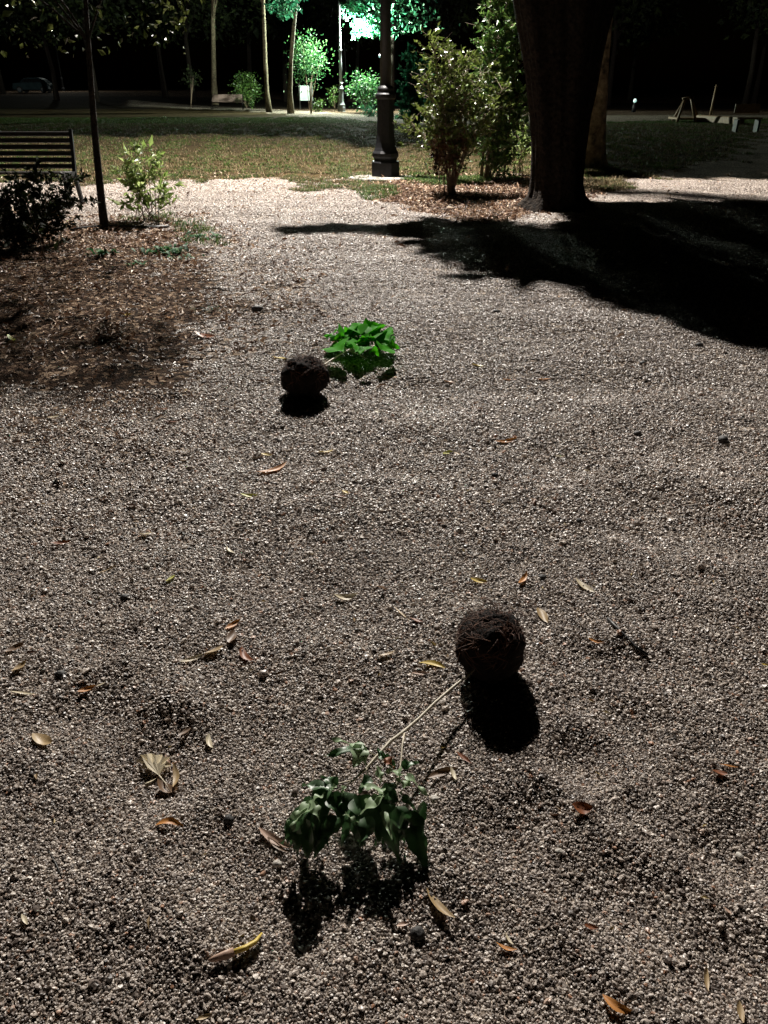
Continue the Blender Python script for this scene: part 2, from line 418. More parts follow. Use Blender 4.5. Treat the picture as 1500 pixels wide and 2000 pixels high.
def gravel(name, label, bands, K):
    P, S = gravel_points(bands, K, .45 if K == 1 else .2)
    print(name, len(P))
    me = bpy.data.meshes.new(name); me.vertices.add(len(P)); me.vertices.foreach_set('co', P.astype(np.float32).ravel())
    a = me.attributes.new('stone_size', 'FLOAT', 'POINT'); a.data.foreach_set('value', S.astype(np.float32))
    o = bpy.data.objects.new(name, me); COL.objects.link(o); tag(o, label, 'gravel', kind='stuff')
    mat = M['stone'] if K == 1 else M['stone_far']
    me.materials.append(mat)
    ng = bpy.data.node_groups.new(name + '_nodes', 'GeometryNodeTree')
    ng.interface.new_socket('Geometry', in_out='INPUT', socket_type='NodeSocketGeometry'); ng.interface.new_socket('Geometry', in_out='OUTPUT', socket_type='NodeSocketGeometry')
    N = ng.nodes; L = ng.links
    gi = N.new('NodeGroupInput'); go = N.new('NodeGroupOutput')
    join = N.new('GeometryNodeJoinGeometry')
    def randint(seed, hi):
        ri = N.new('FunctionNodeRandomValue'); ri.data_type = 'INT'; ri.inputs[4].default_value = 0; ri.inputs[5].default_value = hi; ri.inputs[8].default_value = seed; return ri.outputs[2]
    def randvec(lo, hi, seed=0):
        rr = N.new('FunctionNodeRandomValue'); rr.data_type = 'FLOAT_VECTOR'; rr.inputs[0].default_value = lo; rr.inputs[1].default_value = hi; rr.inputs[8].default_value = seed; return rr.outputs[0]
    for k in range(5):
        ico = N.new('GeometryNodeMeshIcoSphere'); ico.inputs['Subdivisions'].default_value = 2; ico.inputs['Radius'].default_value = 1
        nz = N.new('ShaderNodeTexNoise'); nz.noise_dimensions = '4D'; nz.inputs['W'].default_value = k * 3.7; nz.inputs['Scale'].default_value = .9; nz.inputs['Detail'].default_value = 1
        sub = N.new('ShaderNodeVectorMath'); sub.operation = 'SUBTRACT'; sub.inputs[1].default_value = (.5, .5, .5); L.new(nz.outputs['Color'], sub.inputs[0])
        mul = N.new('ShaderNodeVectorMath'); mul.operation = 'SCALE'; mul.inputs['Scale'].default_value = 1.7; L.new(sub.outputs[0], mul.inputs[0])
        sp = N.new('GeometryNodeSetPosition'); L.new(ico.outputs[0], sp.inputs[0]); L.new(mul.outputs[0], sp.inputs['Offset'])
        tr = N.new('GeometryNodeTransform'); tr.inputs['Scale'].default_value = (1.15, .85, .62); L.new(sp.outputs[0], tr.inputs[0])
        sm = N.new('GeometryNodeSetMaterial'); sm.inputs['Material'].default_value = mat; L.new(tr.outputs[0], sm.inputs[0])
        g2 = N.new('GeometryNodeGeometryToInstance'); L.new(sm.outputs[0], g2.inputs[0]); L.new(g2.outputs[0], join.inputs[0])
    src = join.outputs[0]; nvar = 5
    if K > 1:
        j2 = N.new('GeometryNodeJoinGeometry'); nvar = 8
        for v in range(nvar):
            gr = N.new('GeometryNodeMeshGrid'); gr.inputs[0].default_value = K - 1; gr.inputs[1].default_value = K - 1; gr.inputs[2].default_value = K; gr.inputs[3].default_value = K
            sp = N.new('GeometryNodeSetPosition'); L.new(gr.outputs[0], sp.inputs[0]); L.new(randvec((-.5, -.5, -.25), (.5, .5, .3), 10 + v), sp.inputs['Offset'])
            i2 = N.new('GeometryNodeInstanceOnPoints'); L.new(sp.outputs[0], i2.inputs['Points']); L.new(src, i2.inputs['Instance']); i2.inputs['Pick Instance'].default_value = True
            L.new(randint(30 + v, 4), i2.inputs['Instance Index']); L.new(randvec((-.9, -.9, 0), (.9, .9, 6.28), 50 + v), i2.inputs['Rotation'])
            L.new(randvec((.35, .35, .35), (.9, .8, .7), 70 + v), i2.inputs['Scale'])
            rl = N.new('GeometryNodeRealizeInstances'); L.new(i2.outputs[0], rl.inputs[0])
            g3 = N.new('GeometryNodeGeometryToInstance'); L.new(rl.outputs[0], g3.inputs[0]); L.new(g3.outputs[0], j2.inputs[0])
        src = j2.outputs[0]
    ip = N.new('GeometryNodeInstanceOnPoints'); L.new(gi.outputs[0], ip.inputs['Points']); L.new(src, ip.inputs['Instance'])
    ip.inputs['Pick Instance'].default_value = True
    L.new(randint(0, nvar - 1), ip.inputs['Instance Index'])
    L.new(randvec((-.9, -.9, 0), (.9, .9, 6.28)) if K == 1 else randvec((-.03, -.03, 0), (.03, .03, 6.28)), ip.inputs['Rotation'])
    na = N.new('GeometryNodeInputNamedAttribute'); na.data_type = 'FLOAT'; na.inputs['Name'].default_value = 'stone_size'
    L.new(na.outputs[0], ip.inputs['Scale']); L.new(ip.outputs[0], go.inputs[0])
    md = o.modifiers.new('stones', 'NODES'); md.node_group = ng
gravel('gravel', 'loose grey and beige gravel of the path in the foreground', ((.35, 1.5, .0049, .35), (1.5, 2.4, .0060, .4), (2.4, 4.0, .0078, .5)), 1)
gravel('fine_gravel', 'pale gravel of the path farther off, up to the lamp and the lawn', ((4.0, 6.5, .0105, .6), (6.5, 10, .0120, .6), (10, 14.8, .0140, .4)), 4)

# ------------------------------------------------------------------ leaf clouds
LT = np.array([[0, 0, 0], [-.5, .42, .12], [0, 1, -.10], [.5, .42, .12], [0, .5, 0]])
LF = np.array([[0, 4, 1], [1, 4, 2], [2, 4, 3], [3, 4, 0]])
def leaf_cloud(base, dirs, size, width=.5, r=None, updir=None):
    """base (n,3), dirs (n,3); returns V,F for folded leaves"""
    r = r or rng
    n = len(base)
    d = dirs / (np.linalg.norm(dirs, axis=1, keepdims=True) + 1e-9)
    q = r.normal(0, 1, (n, 3)) if updir is None else r.normal(0, .45, (n, 3)) + np.array(updir)
    q = q - d * (q * d).sum(1, keepdims=True); q /= np.linalg.norm(q, axis=1, keepdims=True) + 1e-9
    s = np.cross(d, q)
    L = (size * np.exp(r.normal(0, .32, n)))[:, None, None]
    V = base[:, None, :] + L * (s[:, None, :] * LT[None, :, 0:1] * width * 2 * .5 / .5 * .5 + d[:, None, :] * LT[None, :, 1:2] + q[:, None, :] * LT[None, :, 2:3])
    F = (np.arange(n) * 5)[:, None, None] + LF[None]
    return V.reshape(-1, 3), F.reshape(-1, 3)

def bez(p0, p1, p2, n=8):
    return [p0 * (1 - t) ** 2 + p1 * 2 * t * (1 - t) + p2 * t * t for t in [i / (n - 1) for i in range(n)]]

def stemmy_plant(name, base, targets, label, cat, leafmat, r0=.012, twigs=9, twig_len=.16, leaves=8, lsize=.045, lwidth=.5,
                 seed=1, group=None, stemmat=None, start=.35, spread=.06, droop=0.1, extra=None):
    """multi-stemmed plant: stems run from the base to each target, twigs leave the stems, leaves sit along the twigs"""
    r = np.random.default_rng(seed)
    t = empty(name, base, label, cat, group)
    st = MB(); B = []; D = []
    for tg in targets:
        tg = Vector(tg)
        b0 = base + Vector((r.normal(0, spread), r.normal(0, spread), -.02))
        mid = b0.lerp(tg, .5) + Vector((r.normal(0, .05), r.normal(0, .05), (tg.z - b0.z) * .12)); mid.x = b0.x * .6 + tg.x * .4
        pts = bez(b0, mid, tg, 9)
        st.tube(pts, [r0 * (1 - .8 * i / 8) for i in range(9)], 6)
        nt_ = max(2, int(twigs * ((tg - b0).length / .8)))
        for k in range(nt_):
            f = start + (1 - start) * (k + r.random()) / nt_
            i = min(7, int(f * 8)); p = pts[i].lerp(pts[i + 1], f * 8 - i) if f < 1 else pts[8]
            a = r.uniform(0, 6.28); tl = twig_len * r.uniform(.5, 1.3) * (1.25 - .6 * f)
            dv = Vector((math.cos(a), math.sin(a), r.uniform(-.1, .9))).normalized()
            q = p + dv * tl; st.tube([p, p.lerp(q, .5) + Vector((0, 0, .01)), q], [r0 * .25, r0 * .2, r0 * .12], 4, False)
            m = r.poisson(leaves) + 1
            for _ in range(m):
                g = r.uniform(.15, 1.05)
                B.append(p.lerp(q, g)); v = dv * .7 + Vector(r.normal(0, .7, 3)); v.z -= droop; D.append(v)
    st.build('stem', stemmat or M['twig'], t, True)
    V, F = leaf_cloud(np.array([tuple(b) for b in B]), np.array([tuple(d) for d in D]), lsize, lwidth, r)
    link_np('foliage', V, F, leafmat, t)
    return t

def clumps(center, rad, n, per, cr, r, shell=.55):
    """leaf positions in clumps spread through an ellipsoid"""
    u = r.normal(0, 1, (n, 3)); u /= np.linalg.norm(u, axis=1, keepdims=True)
    rr = r.uniform(shell, 1, (n, 1)) ** .8
    C = np.array(center) + u * rr * np.array(rad)
    P = (C[:, None, :] + r.normal(0, 1, (n, per, 3)) * cr * np.array([1, 1, .6])).reshape(-1, 3)
    D = r.normal(0, 1, P.shape) + (P - np.repeat(C, per, 0)) / cr * .8
    return P, D, C

def tree(name, base, trunk_pts, trunk_r, crown, label, cat='tree', leafmat=None, bark=None, n=60, per=60, cr=.35, lsize=.12, lwidth=.6, seed=1, group=None, limbs=7, extra=None, n_side=12):
    r = np.random.default_rng(seed)
    t = empty(name, base, label, cat, group)
    tr = MB(); tr.tube(trunk_pts, trunk_r, n_side)
    c, rad = crown
    P, D, C = clumps(c, rad, n, per, cr, r)
    if extra is not None: P = np.concatenate([P, extra[0]]); D = np.concatenate([D, extra[1]])
    top = Vector(trunk_pts[-1])
    for k in range(limbs):
        e = Vector(C[k % len(C)]); f = r.uniform(.8, .99)
        i = max(0, int(f * (len(trunk_pts) - 1)) - 0); s = Vector(trunk_pts[i])
        tr.tube(bez(s, s.lerp(e, .4) + Vector((0, 0, .3)), e, 6), [trunk_r[i] * .5 * (1 - .75 * q / 5) for q in range(6)], 6)
    tr.build('trunk', bark or M['bark'], t, True)
    V, F = leaf_cloud(P, D, lsize, lwidth, r)
    link_np('crown', V, F, leafmat or M['leaf_dark'], t)
    return t

# ------------------------------------------------------------------ street lamps
def lamp(base, armdir, light_pos, power, col, label, lit, mat, group, arm_z):
    t = empty('street_lamp', base, label, 'street lamp', group)
    b = base + Vector((0, 0, -.03))
    MB().lathe(b, [(0, .275), (.03, .275), (.05, .265), (.28, .265), (.30, .25)], 8, math.pi / 8).build('plinth', mat, t)
    MB().lathe(b, [(.29, .225), (.335, .215), (.36, .235), (.38, .25), (.43, .25), (.45, .235), (.47, .22), (.52, .20), (.60, .18), (.72, .165), (.95, .158), (1.28, .155)], 8, math.pi / 8).build('pedestal', mat, t)
    MB().lathe(b, [(1.27, .158), (1.29, .175), (1.32, .18), (1.35, .178), (1.37, .15), (1.40, .14), (1.43, .145), (1.45, .135), (1.48, .105)], 20).build('collar', mat, t)
    pz = light_pos.z + .75
    prof = [(1.47, .094), (2.9, .086), (3.38, .084), (3.4, .115), (3.44, .12), (3.48, .115), (3.50, .08), (3.6, .078), (3.62, .095), (3.66, .095), (3.68, .075), (pz, .055), (pz + .05, .075), (pz + .12, .05), (pz + .28, .008)]
    MB().lathe(b, prof, 16).build('pole', mat, t, True)
    # curved arm and lantern
    q = light_pos; a = MB()
    s = Vector((b.x, b.y, q.z + .25)); e = Vector((q.x, q.y, q.z + .26))
    out = (e - s); out.z = 0
    pts = [s + out * f + Vector((0, 0, .35 * math.sin(math.pi * f))) for f in [i / 10 for i in range(11)]]
    a.tube(pts, .028, 8)
    scr = [s + out * (.22 + .16 * math.cos(th)) + Vector((0, 0, -.02 - .16 * math.sin(th))) for th in [i * .45 for i in range(15)]]
    a.tube(scr, .016, 6)
    a.build('arm', mat, t, True)
    MB().lathe(Vector((q.x, q.y, q.z)), [(.08, .26), (.10, .265), (.15, .20), (.22, .12), (.26, .06), (.30, .03)], 20).build('lamp_shade', mat, t, True)
    gm = MB().lathe(Vector((q.x, q.y, q.z)), [(.02, .10), (.035, .17), (.05, .19), (.078, .19)], 20).build('lamp_glass', lit, t, True)
    ld = bpy.data.lights.new('lamp_light', 'POINT'); ld.energy = power; ld.color = col; ld.shadow_soft_size = .07
    lo = bpy.data.objects.new('lamp_light', ld); COL.objects.link(lo); lo.parent = t; lo.location = Vector((q.x, q.y, q.z - .06)) - base
    return t
LB = G(753, 346)
near_light = Vector((LX, LY, LZ))
lamp(LB, None, near_light, NEAR_POWER, (1, .94, .865), 'near black cast iron street lamp with a thick eight-sided pedestal beside the path', M['lit_glass'], M['iron'], 'street lamps along the park', LZ)
# concrete footing
def slab():
    c = G(748, 350); mb = MB(); n = 22; top = []; bot = []
    r = random.Random(4)
    for k in range(n):
        a = 2 * math.pi * k / n; q = 1 + r.uniform(-.06, .06)
        top.append((c.x + .62 * q * math.cos(a) - .02, c.y + .42 * q * math.sin(a), c.z + .035)); bot.append((c.x + .66 * q * math.cos(a) - .02, c.y + .46 * q * math.sin(a), c.z - .06))
    mb.add(top + bot, [tuple(range(n))] + [(k, n + k, n + (k + 1) % n, (k + 1) % n) for k in range(n)])
    o = mb.build('concrete_footing', M['concrete'], None, False, c); tag(o, 'rough pale concrete footing under the near street lamp', 'footing')
slab()
FB = G(667, 218)
far_light = aty(699, 40, FB.y + .4)
lamp(FB, None, far_light, FAR_POWER, (.86, 1, .84), 'slim far street lamp across the lawn with a curled arm among bright leaves', M['lit_cool'], M['iron_far'], 'street lamps along the park', far_light.z)
print('lamps', LB, FB, far_light)
def far_lamp(px, py_base, h, power, col, label, globe=.16, Y=None):
    b = G(px, py_base) if Y is None else Vector((aty(px, 168, Y).x, Y, gz(aty(px, 168, Y).x, Y)))
    t = empty('park_lamp', b, label, 'lamp', 'small lamps far off in the dark')
    MB().lathe(b, [(0, .12), (.4, .11), (.45, .06), (h, .045), (h + .03, .09)], 10).build('pole', M['iron'], t, True)
    MB().lathe(b + Vector((0, 0, h + .03)), [(globe * (1 - math.cos(a)), max(.004, globe * math.sin(a))) for a in [i * math.pi / 8 for i in range(9)]], 12).build('lamp_globe', M['lit_dim'], t, True)
    ld = bpy.data.lights.new('lamp_light', 'POINT'); ld.energy = power; ld.color = col; ld.shadow_soft_size = .12
    lo = bpy.data.objects.new('lamp_light', ld); COL.objects.link(lo); lo.parent = t; lo.location = (0, 0, h + .03 + 2 * globe + .2)
    return t
far_lamp(1237, 219, 0.5, 6, (.8, 1, .95), 'low round lamp glowing dimly far behind the big trunk on the right', .11)
far_lamp(742, 208, 3.9, 250, (.9, 1, .95), 'distant globe lamp glowing just left of the near lamp pole', .14, 92)
def tall_lamp(x, y, h, power, col, label):
    b = Vector((x, y, gz(x, y)))
    t = empty('street_lamp', b, label, 'street lamp', 'street lamps along the park')
    MB().lathe(b, [(0, .24), (.3, .24), (.4, .16), (1.3, .15), (1.4, .09), (h, .05)], 10).build('pole', M['iron'], t)
    MB().lathe(b + Vector((0, 0, h)), [(.12, .3), (.2, .22), (.34, .05)], 14).build('lamp_shade', M['iron'], t)
    MB().lathe(b + Vector((0, 0, h)), [(0.0, .15), (.05, .2), (.118, .22)], 14).build('lamp_glass', M['lit_glass'], t)
    ld = bpy.data.lights.new('lamp_light', 'POINT'); ld.energy = power; ld.color = col; ld.shadow_soft_size = .1
    lo = bpy.data.objects.new('lamp_light', ld); COL.objects.link(lo); lo.parent = t; lo.location = (0, 0, h - .1)
tall_lamp(-38, 104, 6, 2200, (.95, 1, .9), 'street lamp above the frame by the far left road')

# ------------------------------------------------------------------ benches
def bench(right_end_back, yaw, label, width=1.9, mat=None):
    """origin: ground point under the back at the middle; back faces the local -y side"""
    t = empty('park_bench', right_end_back, label, 'bench', 'park benches')
    t.rotation_euler = (0, 0, yaw)
    R = Matrix.Rotation(yaw, 3, 'Z'); o = Vector(right_end_back)
    P = lambda x, y, z: o + R @ Vector((x, y, z))
    mat = mat or M['wood']
    for k in range(6):
        z = .50 + k * .078; y = .10 - (z - .42) * .26
        m = MB().box(P(0, y, z), (width - .07, .03, .058), R @ Matrix.Rotation(.25, 3, 'X'), .008); m.build('back_slat', mat, t)
    for k in range(5):
        m = MB().box(P(0, .17 + k * .085, .43 + .006 * k), (width - .07, .065, .03), R, .006); m.build('seat_slat', mat, t)
    for s in (-1, 1):
        x = s * (width / 2 - .02); f = MB()
        prof = [(.09, .40), (.05, .55), (.0, .75), (-.035, .93), (-.005, .95), (.035, .78), (.085, .57), (.13, .44), (.55, .45), (.57, .41), (.53, .39), (.50, .0), (.455, .0), (.45, .38), (.15, .37), (.03, .0), (-.02, .0)]
        n = len(prof)
        vs = [P(x - .022, a, b) for a, b in prof] + [P(x + .022, a, b) for a, b in prof]
        f.add(vs, [tuple(range(n)), tuple(range(2 * n - 1, n - 1, -1))] + [(k, k + n, (k + 1) % n + n, (k + 1) % n) for k in range(n)])
        f.build('end_frame', M['iron'], t)
    return t
e1 = G(150, 400)
bench(Vector((e1.x - .84, e1.y, e1.z)), math.radians(180), 'near dark slatted park bench at the left edge beyond the bush')
e2 = G(446, 214)
bench(Vector((e2.x, e2.y, e2.z)), math.radians(180), 'small far park bench across the lawn left of the yellowish trunk', 2.2, M['hazel_dark'])

# ------------------------------------------------------------------ big fluted tree on the right
def fluted_tree():
    b = G(1085, 405)
    t = empty('large_tree', b, 'massive dark fluted tree trunk on the right with a wide shadow on the path', 'tree')
    # measured centre and half width against height
    rows = []
    for py, xl, xr in ((410, 1000, 1165), (385, 1030, 1142), (360, 1036, 1136), (300, 1038, 1140), (230, 1036, 1150), (150, 1026, 1165), (80, 1014, 1180), (20, 1003, 1192), (-60, 990, 1205), (-200, 960, 1215), (-420, 930, 1230)):
        c = aty((xl + xr) / 2, py, b.y); l = aty(xl, py, b.y); r_ = aty(xr, py, b.y)
        rows.append((c.x, c.z, (r_.x - l.x) / 2))
    # resample heights
    zs = [r[1] for r in rows]; N = 60; nside = 72
    V = []; F = []
    for i in range(N):
        z = -.15 + (7.5) * (i / (N - 1)) ** 1.1
        cx = np.interp(z, zs, [r[0] for r in rows]); w = np.interp(z, zs, [r[2] for r in rows])
        if z > zs[-1]: w *= max(.5, 1 - (z - zs[-1]) * .1)
        for k in range(nside):
            a = 2 * math.pi * k / nside
            tw = a + z * .06
            fl = 1 + .10 * math.sin(5 * tw + .8) + .05 * math.sin(11 * tw + 2 * math.sin(z * .7)) + .03 * math.sin(23 * tw + z) + .03 * noise.noise(Vector((math.cos(a) * 3, math.sin(a) * 3, z * 2)))
            fl += .02 * max(0, 1 - z / .3) * (.5 + .5 * math.sin(6 * a))
            V.append((cx + w * .93 * fl * math.cos(a), b.y + w * .93 * fl * math.sin(a) * .85, z))
    for i in range(N - 1):
        for k in range(nside): F.append((i * nside + k, i * nside + (k + 1) % nside, (i + 1) * nside + (k + 1) % nside, (i + 1) * nside + k))
    link('trunk', V, F, M['bark_big'], t, True)
    # overhanging crown: it shades the ground on the right; it hangs above what the picture shows
    r = np.random.default_rng(21)
    shade = [(540, 452), (600, 446), (690, 437), (800, 440), (960, 432), (1040, 452), (1140, 450), (1120, 394), (1300, 397), (1500, 397), (2200, 400), (2200, 700), (1800, 760), (1500, 668), (1300, 608), (1100, 550), (960, 532), (860, 492), (820, 458), (700, 451), (600, 454)]
    P2 = poly_px(shade)
    lo = P2.min(0); hi = P2.max(0)
    B = []; 
    n = 26000
    X = r.uniform(lo[0], hi[0], n * 3); Y = r.uniform(lo[1], hi[1], n * 3)
    sd = sdist(P2, X, Y)
    edge = _sum(W1, X * .4, Y * .4) * .13
    k = sd + edge * np.minimum(1, .35 + np.maximum(0, X + .2)) > 0.0; X, Y, sd = X[k], Y[k], sd[k]
    tt = r.uniform(.42, .56, len(X))
    Lp = np.array(near_light)
    G3 = np.stack([X, Y, np.zeros(len(X))], 1)
    P = G3 * (1 - tt[:, None]) + Lp * tt[:, None]
    ok = P[:, 2] > 2.95 + 0 * P[:, 0]
    P = P[ok]
    D = r.normal(0, 1, P.shape); D[:, 2] *= .5
    n0 = len(P)
    def shade_leaves(pp, n, t0, t1, feather=.03):
        Q = poly_px(pp); l, h = Q.min(0), Q.max(0)
        X = r.uniform(l[0], h[0], n); Y = r.uniform(l[1], h[1], n)
        k = sdist(Q, X, Y) + _sum(W2, X * .4, Y * .4) * .35 > feather; X, Y = X[k], Y[k]
        t = r.uniform(t0, t1, len(X))[:, None]
        return np.stack([X, Y, 0 * X], 1) * (1 - t) + Lp * t
    E1 = shade_leaves([(1170, 342), (1300, 350), (1500, 348), (2100, 345), (2100, 232), (1500, 226), (1180, 222), (1130, 270)], 60000, .58, .66)
    # unseen leaves added beyond the lamp to darken the far lawn
    E2 = shade_leaves([(-500, 262), (150, 262), (420, 264), (640, 268), (700, 290), (860, 288), (1100, 290), (1150, 216), (600, 212), (-500, 212)], 34000, .70, .80)
    for E_ in (E1, E2):
        P = np.concatenate([P, E_])
    D = r.normal(0, 1, P.shape); D[:, 2] *= .5
    print('big crown leaves', len(P), E2.min(0), E2.max(0))
    SZ = np.where(np.arange(len(P)) < n0, .12, .24)
    Vv, Ff = leaf_cloud(P, D, SZ, .62, r, (0, 0, 1)); 
    link_np('crown', Vv, Ff, M['leaf_dark'], t)
    # limbs
    mb = MB()
    def L(px, py, q): 
        g = atz(px, py); return Vector((g.x, g.y, 0)).lerp(near_light, q)
    s = Vector((rows[8][0], b.y, 3.2))
    for (px, py, q, rr) in ((575, 449, .47, .07), (820, 452, .5, .06), (1000, 500, .5, .06), (1200, 560, .5, .06), (1450, 600, .5, .06), (1400, 450, .5, .07), (1700, 520, .5, .07), (1900, 650, .5, .06)):
        e = L(px, py, q); mb.tube(bez(s, s.lerp(e, .5) + Vector((0, 0, .35)), e, 9), [rr * (1 - .85 * i / 8) for i in range(9)], 6)
    for e in ((-3, 18.8, 6.0), (0.5, 19.5, 5.9), (-5.5, 19.5, 6.2), (5, 20, 4.6), (9, 19, 4.4)):  # added limbs out of view that carry the far shading leaves
        e = Vector(e); mb.tube(bez(s + Vector((0, 0, 3.5)), s.lerp(e, .5) + Vector((1, 0, 8.5)), e, 9), [.09 * (1 - .85 * i / 8) for i in range(9)], 6)
    mb.build('limb', M['bark'], t, True)
    return t
fluted_tree()

# second tree behind, its left side lit
def tree_two():
    b = G(1160, 328)
    pts = []; rad = []
    for py, xc, w in ((335, 1160, 30), (310, 1159, 24), (270, 1160, 22), (230, 1163, 21), (190, 1167, 19), (120, 1172, 17), (50, 1180, 15), (-50, 1192, 14), (-250, 1215, 12)):
        p = aty(xc, py, b.y); pts.append(p); rad.append(w / FPX * (b.y * CP + (H - p.z) * SP))
    tree('leaning_tree', b, pts, rad, ((pts[-1].x + .3, b.y, 6.6), (2.0, 2.0, 1.0)), 'slimmer tree behind the massive trunk with its mottled left side lit', bark=M['bark_mottled'], n=40, per=50, lsize=.12, seed=9)
tree_two()

# ------------------------------------------------------------------ shrubs on the right
def targets_px(lst, Y): return [aty(px, py, Y + dy) for px, py, dy in lst]
b1 = G(880, 378)
T1 = targets_px([(845, 75, .1), (875, 90, -.1), (905, 110, .2), (830, 150, -.2), (940, 140, .2), (860, 170, -.3), (910, 180, -.2), (835, 215, 0), (950, 200, -.1), (930, 260, -.2), (840, 280, -.2), (985, 170, .2), (890, 130, .3), (870, 240, -.35), (800, 235, .1)], b1.y)
stemmy_plant('shrub', b1, T1, 'tall many-stemmed shrub beside the near street lamp with glossy lit leaves', 'shrub', M['leaf_olive'], r0=.016, twigs=20, twig_len=.40, leaves=8, lsize=.060, lwidth=.5, seed=4, start=.46, spread=.05, group='shrubs between the lamp and the big tree')
b2 = G(955, 352)
T2 = targets_px([(1000, 20, .2), (975, 60, 0), (1010, 90, .2), (960, 130, 0), (1000, 160, .1), (1015, 220, .2), (975, 240, 0), (935, 160, .2), (1000, 280, -.1), (950, 290, -.2), (985, 320, -.2), (960, -40, .2), (1000, -60, .1)], b2.y)
stemmy_plant('shrub', b2, T2, 'tallest leafy shrub against the left side of the massive trunk', 'shrub', M['leaf'], r0=.018, twigs=19, twig_len=.40, leaves=12, lsize=.08, lwidth=.45, seed=5, start=.26, spread=.12, group='shrubs between the lamp and the big tree')
b3 = G(1012, 345)
T3 = targets_px([(1000, 235, 0), (1025, 235, 0), (1010, 260, -.1), (990, 270, 0), (1030, 275, 0), (1008, 290, .1)], b3.y)
stemmy_plant('shrub', b3, T3, 'small pale leaved shrub low at the foot of the massive trunk', 'shrub', M['leaf_varieg'], r0=.009, twigs=10, twig_len=.16, leaves=8, lsize=.06, seed=6, group='shrubs between the lamp and the big tree')
b4 = G(885, 377)
T4 = targets_px([(870, 255, -.25), (850, 265, -.3), (895, 270, -.25), (915, 262, -.2), (875, 290, -.3), (855, 300, -.2)], b4.y - .1)
stemmy_plant('shrub', b4 + Vector((-.05, -.1, 0)), T4, 'low dark reddish shrub growing in front of the tall many-stemmed shrub', 'shrub', M['leaf_red'], r0=.008, twigs=14, twig_len=.2, leaves=11, lsize=.055, seed=8, group='shrubs between the lamp and the big tree')
b5 = G(795, 262)
T5 = targets_px([(800, 90, 0), (815, 110, 0), (790, 130, 0), (825, 150, 0), (800, 170, 0), (790, 200, 0), (815, 215, 0), (840, 200, 0), (835, 120, 0), (780, 225, 0), (830, 230, 0)], 34)
stemmy_plant('shrub', aty(805, 245, 34) * Vector((1, 1, 0)) if False else Vector((aty(805, 245, 34).x, 34, gz(1, 34))), T5, 'cool lit shrub beyond the lamp on the far side of the lawn', 'shrub', M['leaf_far'], r0=.03, twigs=9, twig_len=.4, leaves=12, lsize=.15, lwidth=.55, seed=10, start=.2, group='shrubs across the lawn')

# ------------------------------------------------------------------ left: sapling, bushes
sb = G(204, 446)
pts = []; rad = []
for py, xc, w in ((450, 205, 9), (400, 199, 7.5), (340, 193, 7), (280, 187, 6.5), (220, 182, 6), (165, 178, 5.5), (80, 172, 5), (-20, 166, 4), (-160, 160, 3)):
    p = aty(xc, py, sb.y); pts.append(p); rad.append(w / FPX * (sb.y * CP + (H - p.z) * SP))
r_ = np.random.default_rng(5)
EP = []
for _ in range(150):
    px, py = r_.uniform(-20, 360), r_.uniform(-60, 110)
    if py > 118 - px * .1 and r_.random() < .6: continue
    EP.append(tuple(aty(px, py, sb.y + r_.uniform(-.5, .9))))
for _ in range(130):
    px = r_.normal(335, 30); py = r_.uniform(-80, 90 - abs(px - 320) * 1.2); EP.append(tuple(aty(px, py, sb.y + r_.uniform(-.1, .5))))
for pp, n_ in (([(-400, 470), (40, 470), (128, 478), (140, 530), (120, 590), (0, 640), (-400, 660)], 2600), ([(-100, 640), (150, 610), (320, 640), (350, 690), (260, 750), (60, 770), (-100, 760)], 620)):  # unseen leaves added overhead to shade the left bed
    Q = poly_px(pp); l, h_ = Q.min(0), Q.max(0)
    for _ in range(n_):
        x, y = r_.uniform(l[0], h_[0]), r_.uniform(l[1], h_[1])
        if sdist(Q, np.array([x]), np.array([y]))[0] > -.02: EP.append(tuple(Vector((x, y, 0)).lerp(near_light, r_.uniform(.37, .46))))
EP = np.array(EP); ED = r_.normal(0, 1, EP.shape) + np.array([0, 0, -.6])
tree('young_tree', sb, pts, rad, ((sb.x - .2, sb.y + .1, 3.15), (1.7, 1.5, .9)), 'slender leaning young tree with a dark stem in the left bed', leafmat=M['leaf_crown'], bark=M['bark'], n=90, per=45, cr=.16, lsize=.06, lwidth=.55, seed=3, limbs=5, extra=(EP, ED))
s2 = G(290, 432)
T = targets_px([(262, 290, 0), (285, 280, .1), (303, 285, -.1), (240, 300, .1), (232, 335, 0), (250, 350, -.1), (300, 320, .1), (315, 345, 0), (340, 360, .1), (350, 385, 0), (270, 340, -.1), (245, 390, 0), (330, 370, .1), (258, 310, 0)], s2.y)
stemmy_plant('variegated_shrub', s2, T, 'small pale green shrub right of the slender young tree', 'shrub', M['leaf_varieg'], r0=.007, twigs=8, twig_len=.13, leaves=6, lsize=.085, lwidth=.40, seed=12, start=.35, spread=.09)
s3 = G(62, 482)
T = targets_px([(20, 335, 0), (60, 340, .1), (100, 345, 0), (130, 350, .1), (160, 340, .3), (10, 370, -.1), (50, 370, -.2), (90, 385, -.1), (125, 400, 0), (20, 420, -.2), (60, 430, -.2), (100, 440, -.1), (-40, 350, 0), (-60, 400, 0), (140, 390, .1), (75, 325, 0), (-100, 380, .1), (40, 400, -.25), (175, 395, .2), (0, 450, -.2)], s3.y)
stemmy_plant('bush', s3, T, 'wide dark bush silhouetted in front of the near bench', 'bush', M['leaf_dark'], r0=.008, twigs=22, twig_len=.19, leaves=15, lsize=.045, lwidth=.5, seed=13, start=.12, spread=.22)
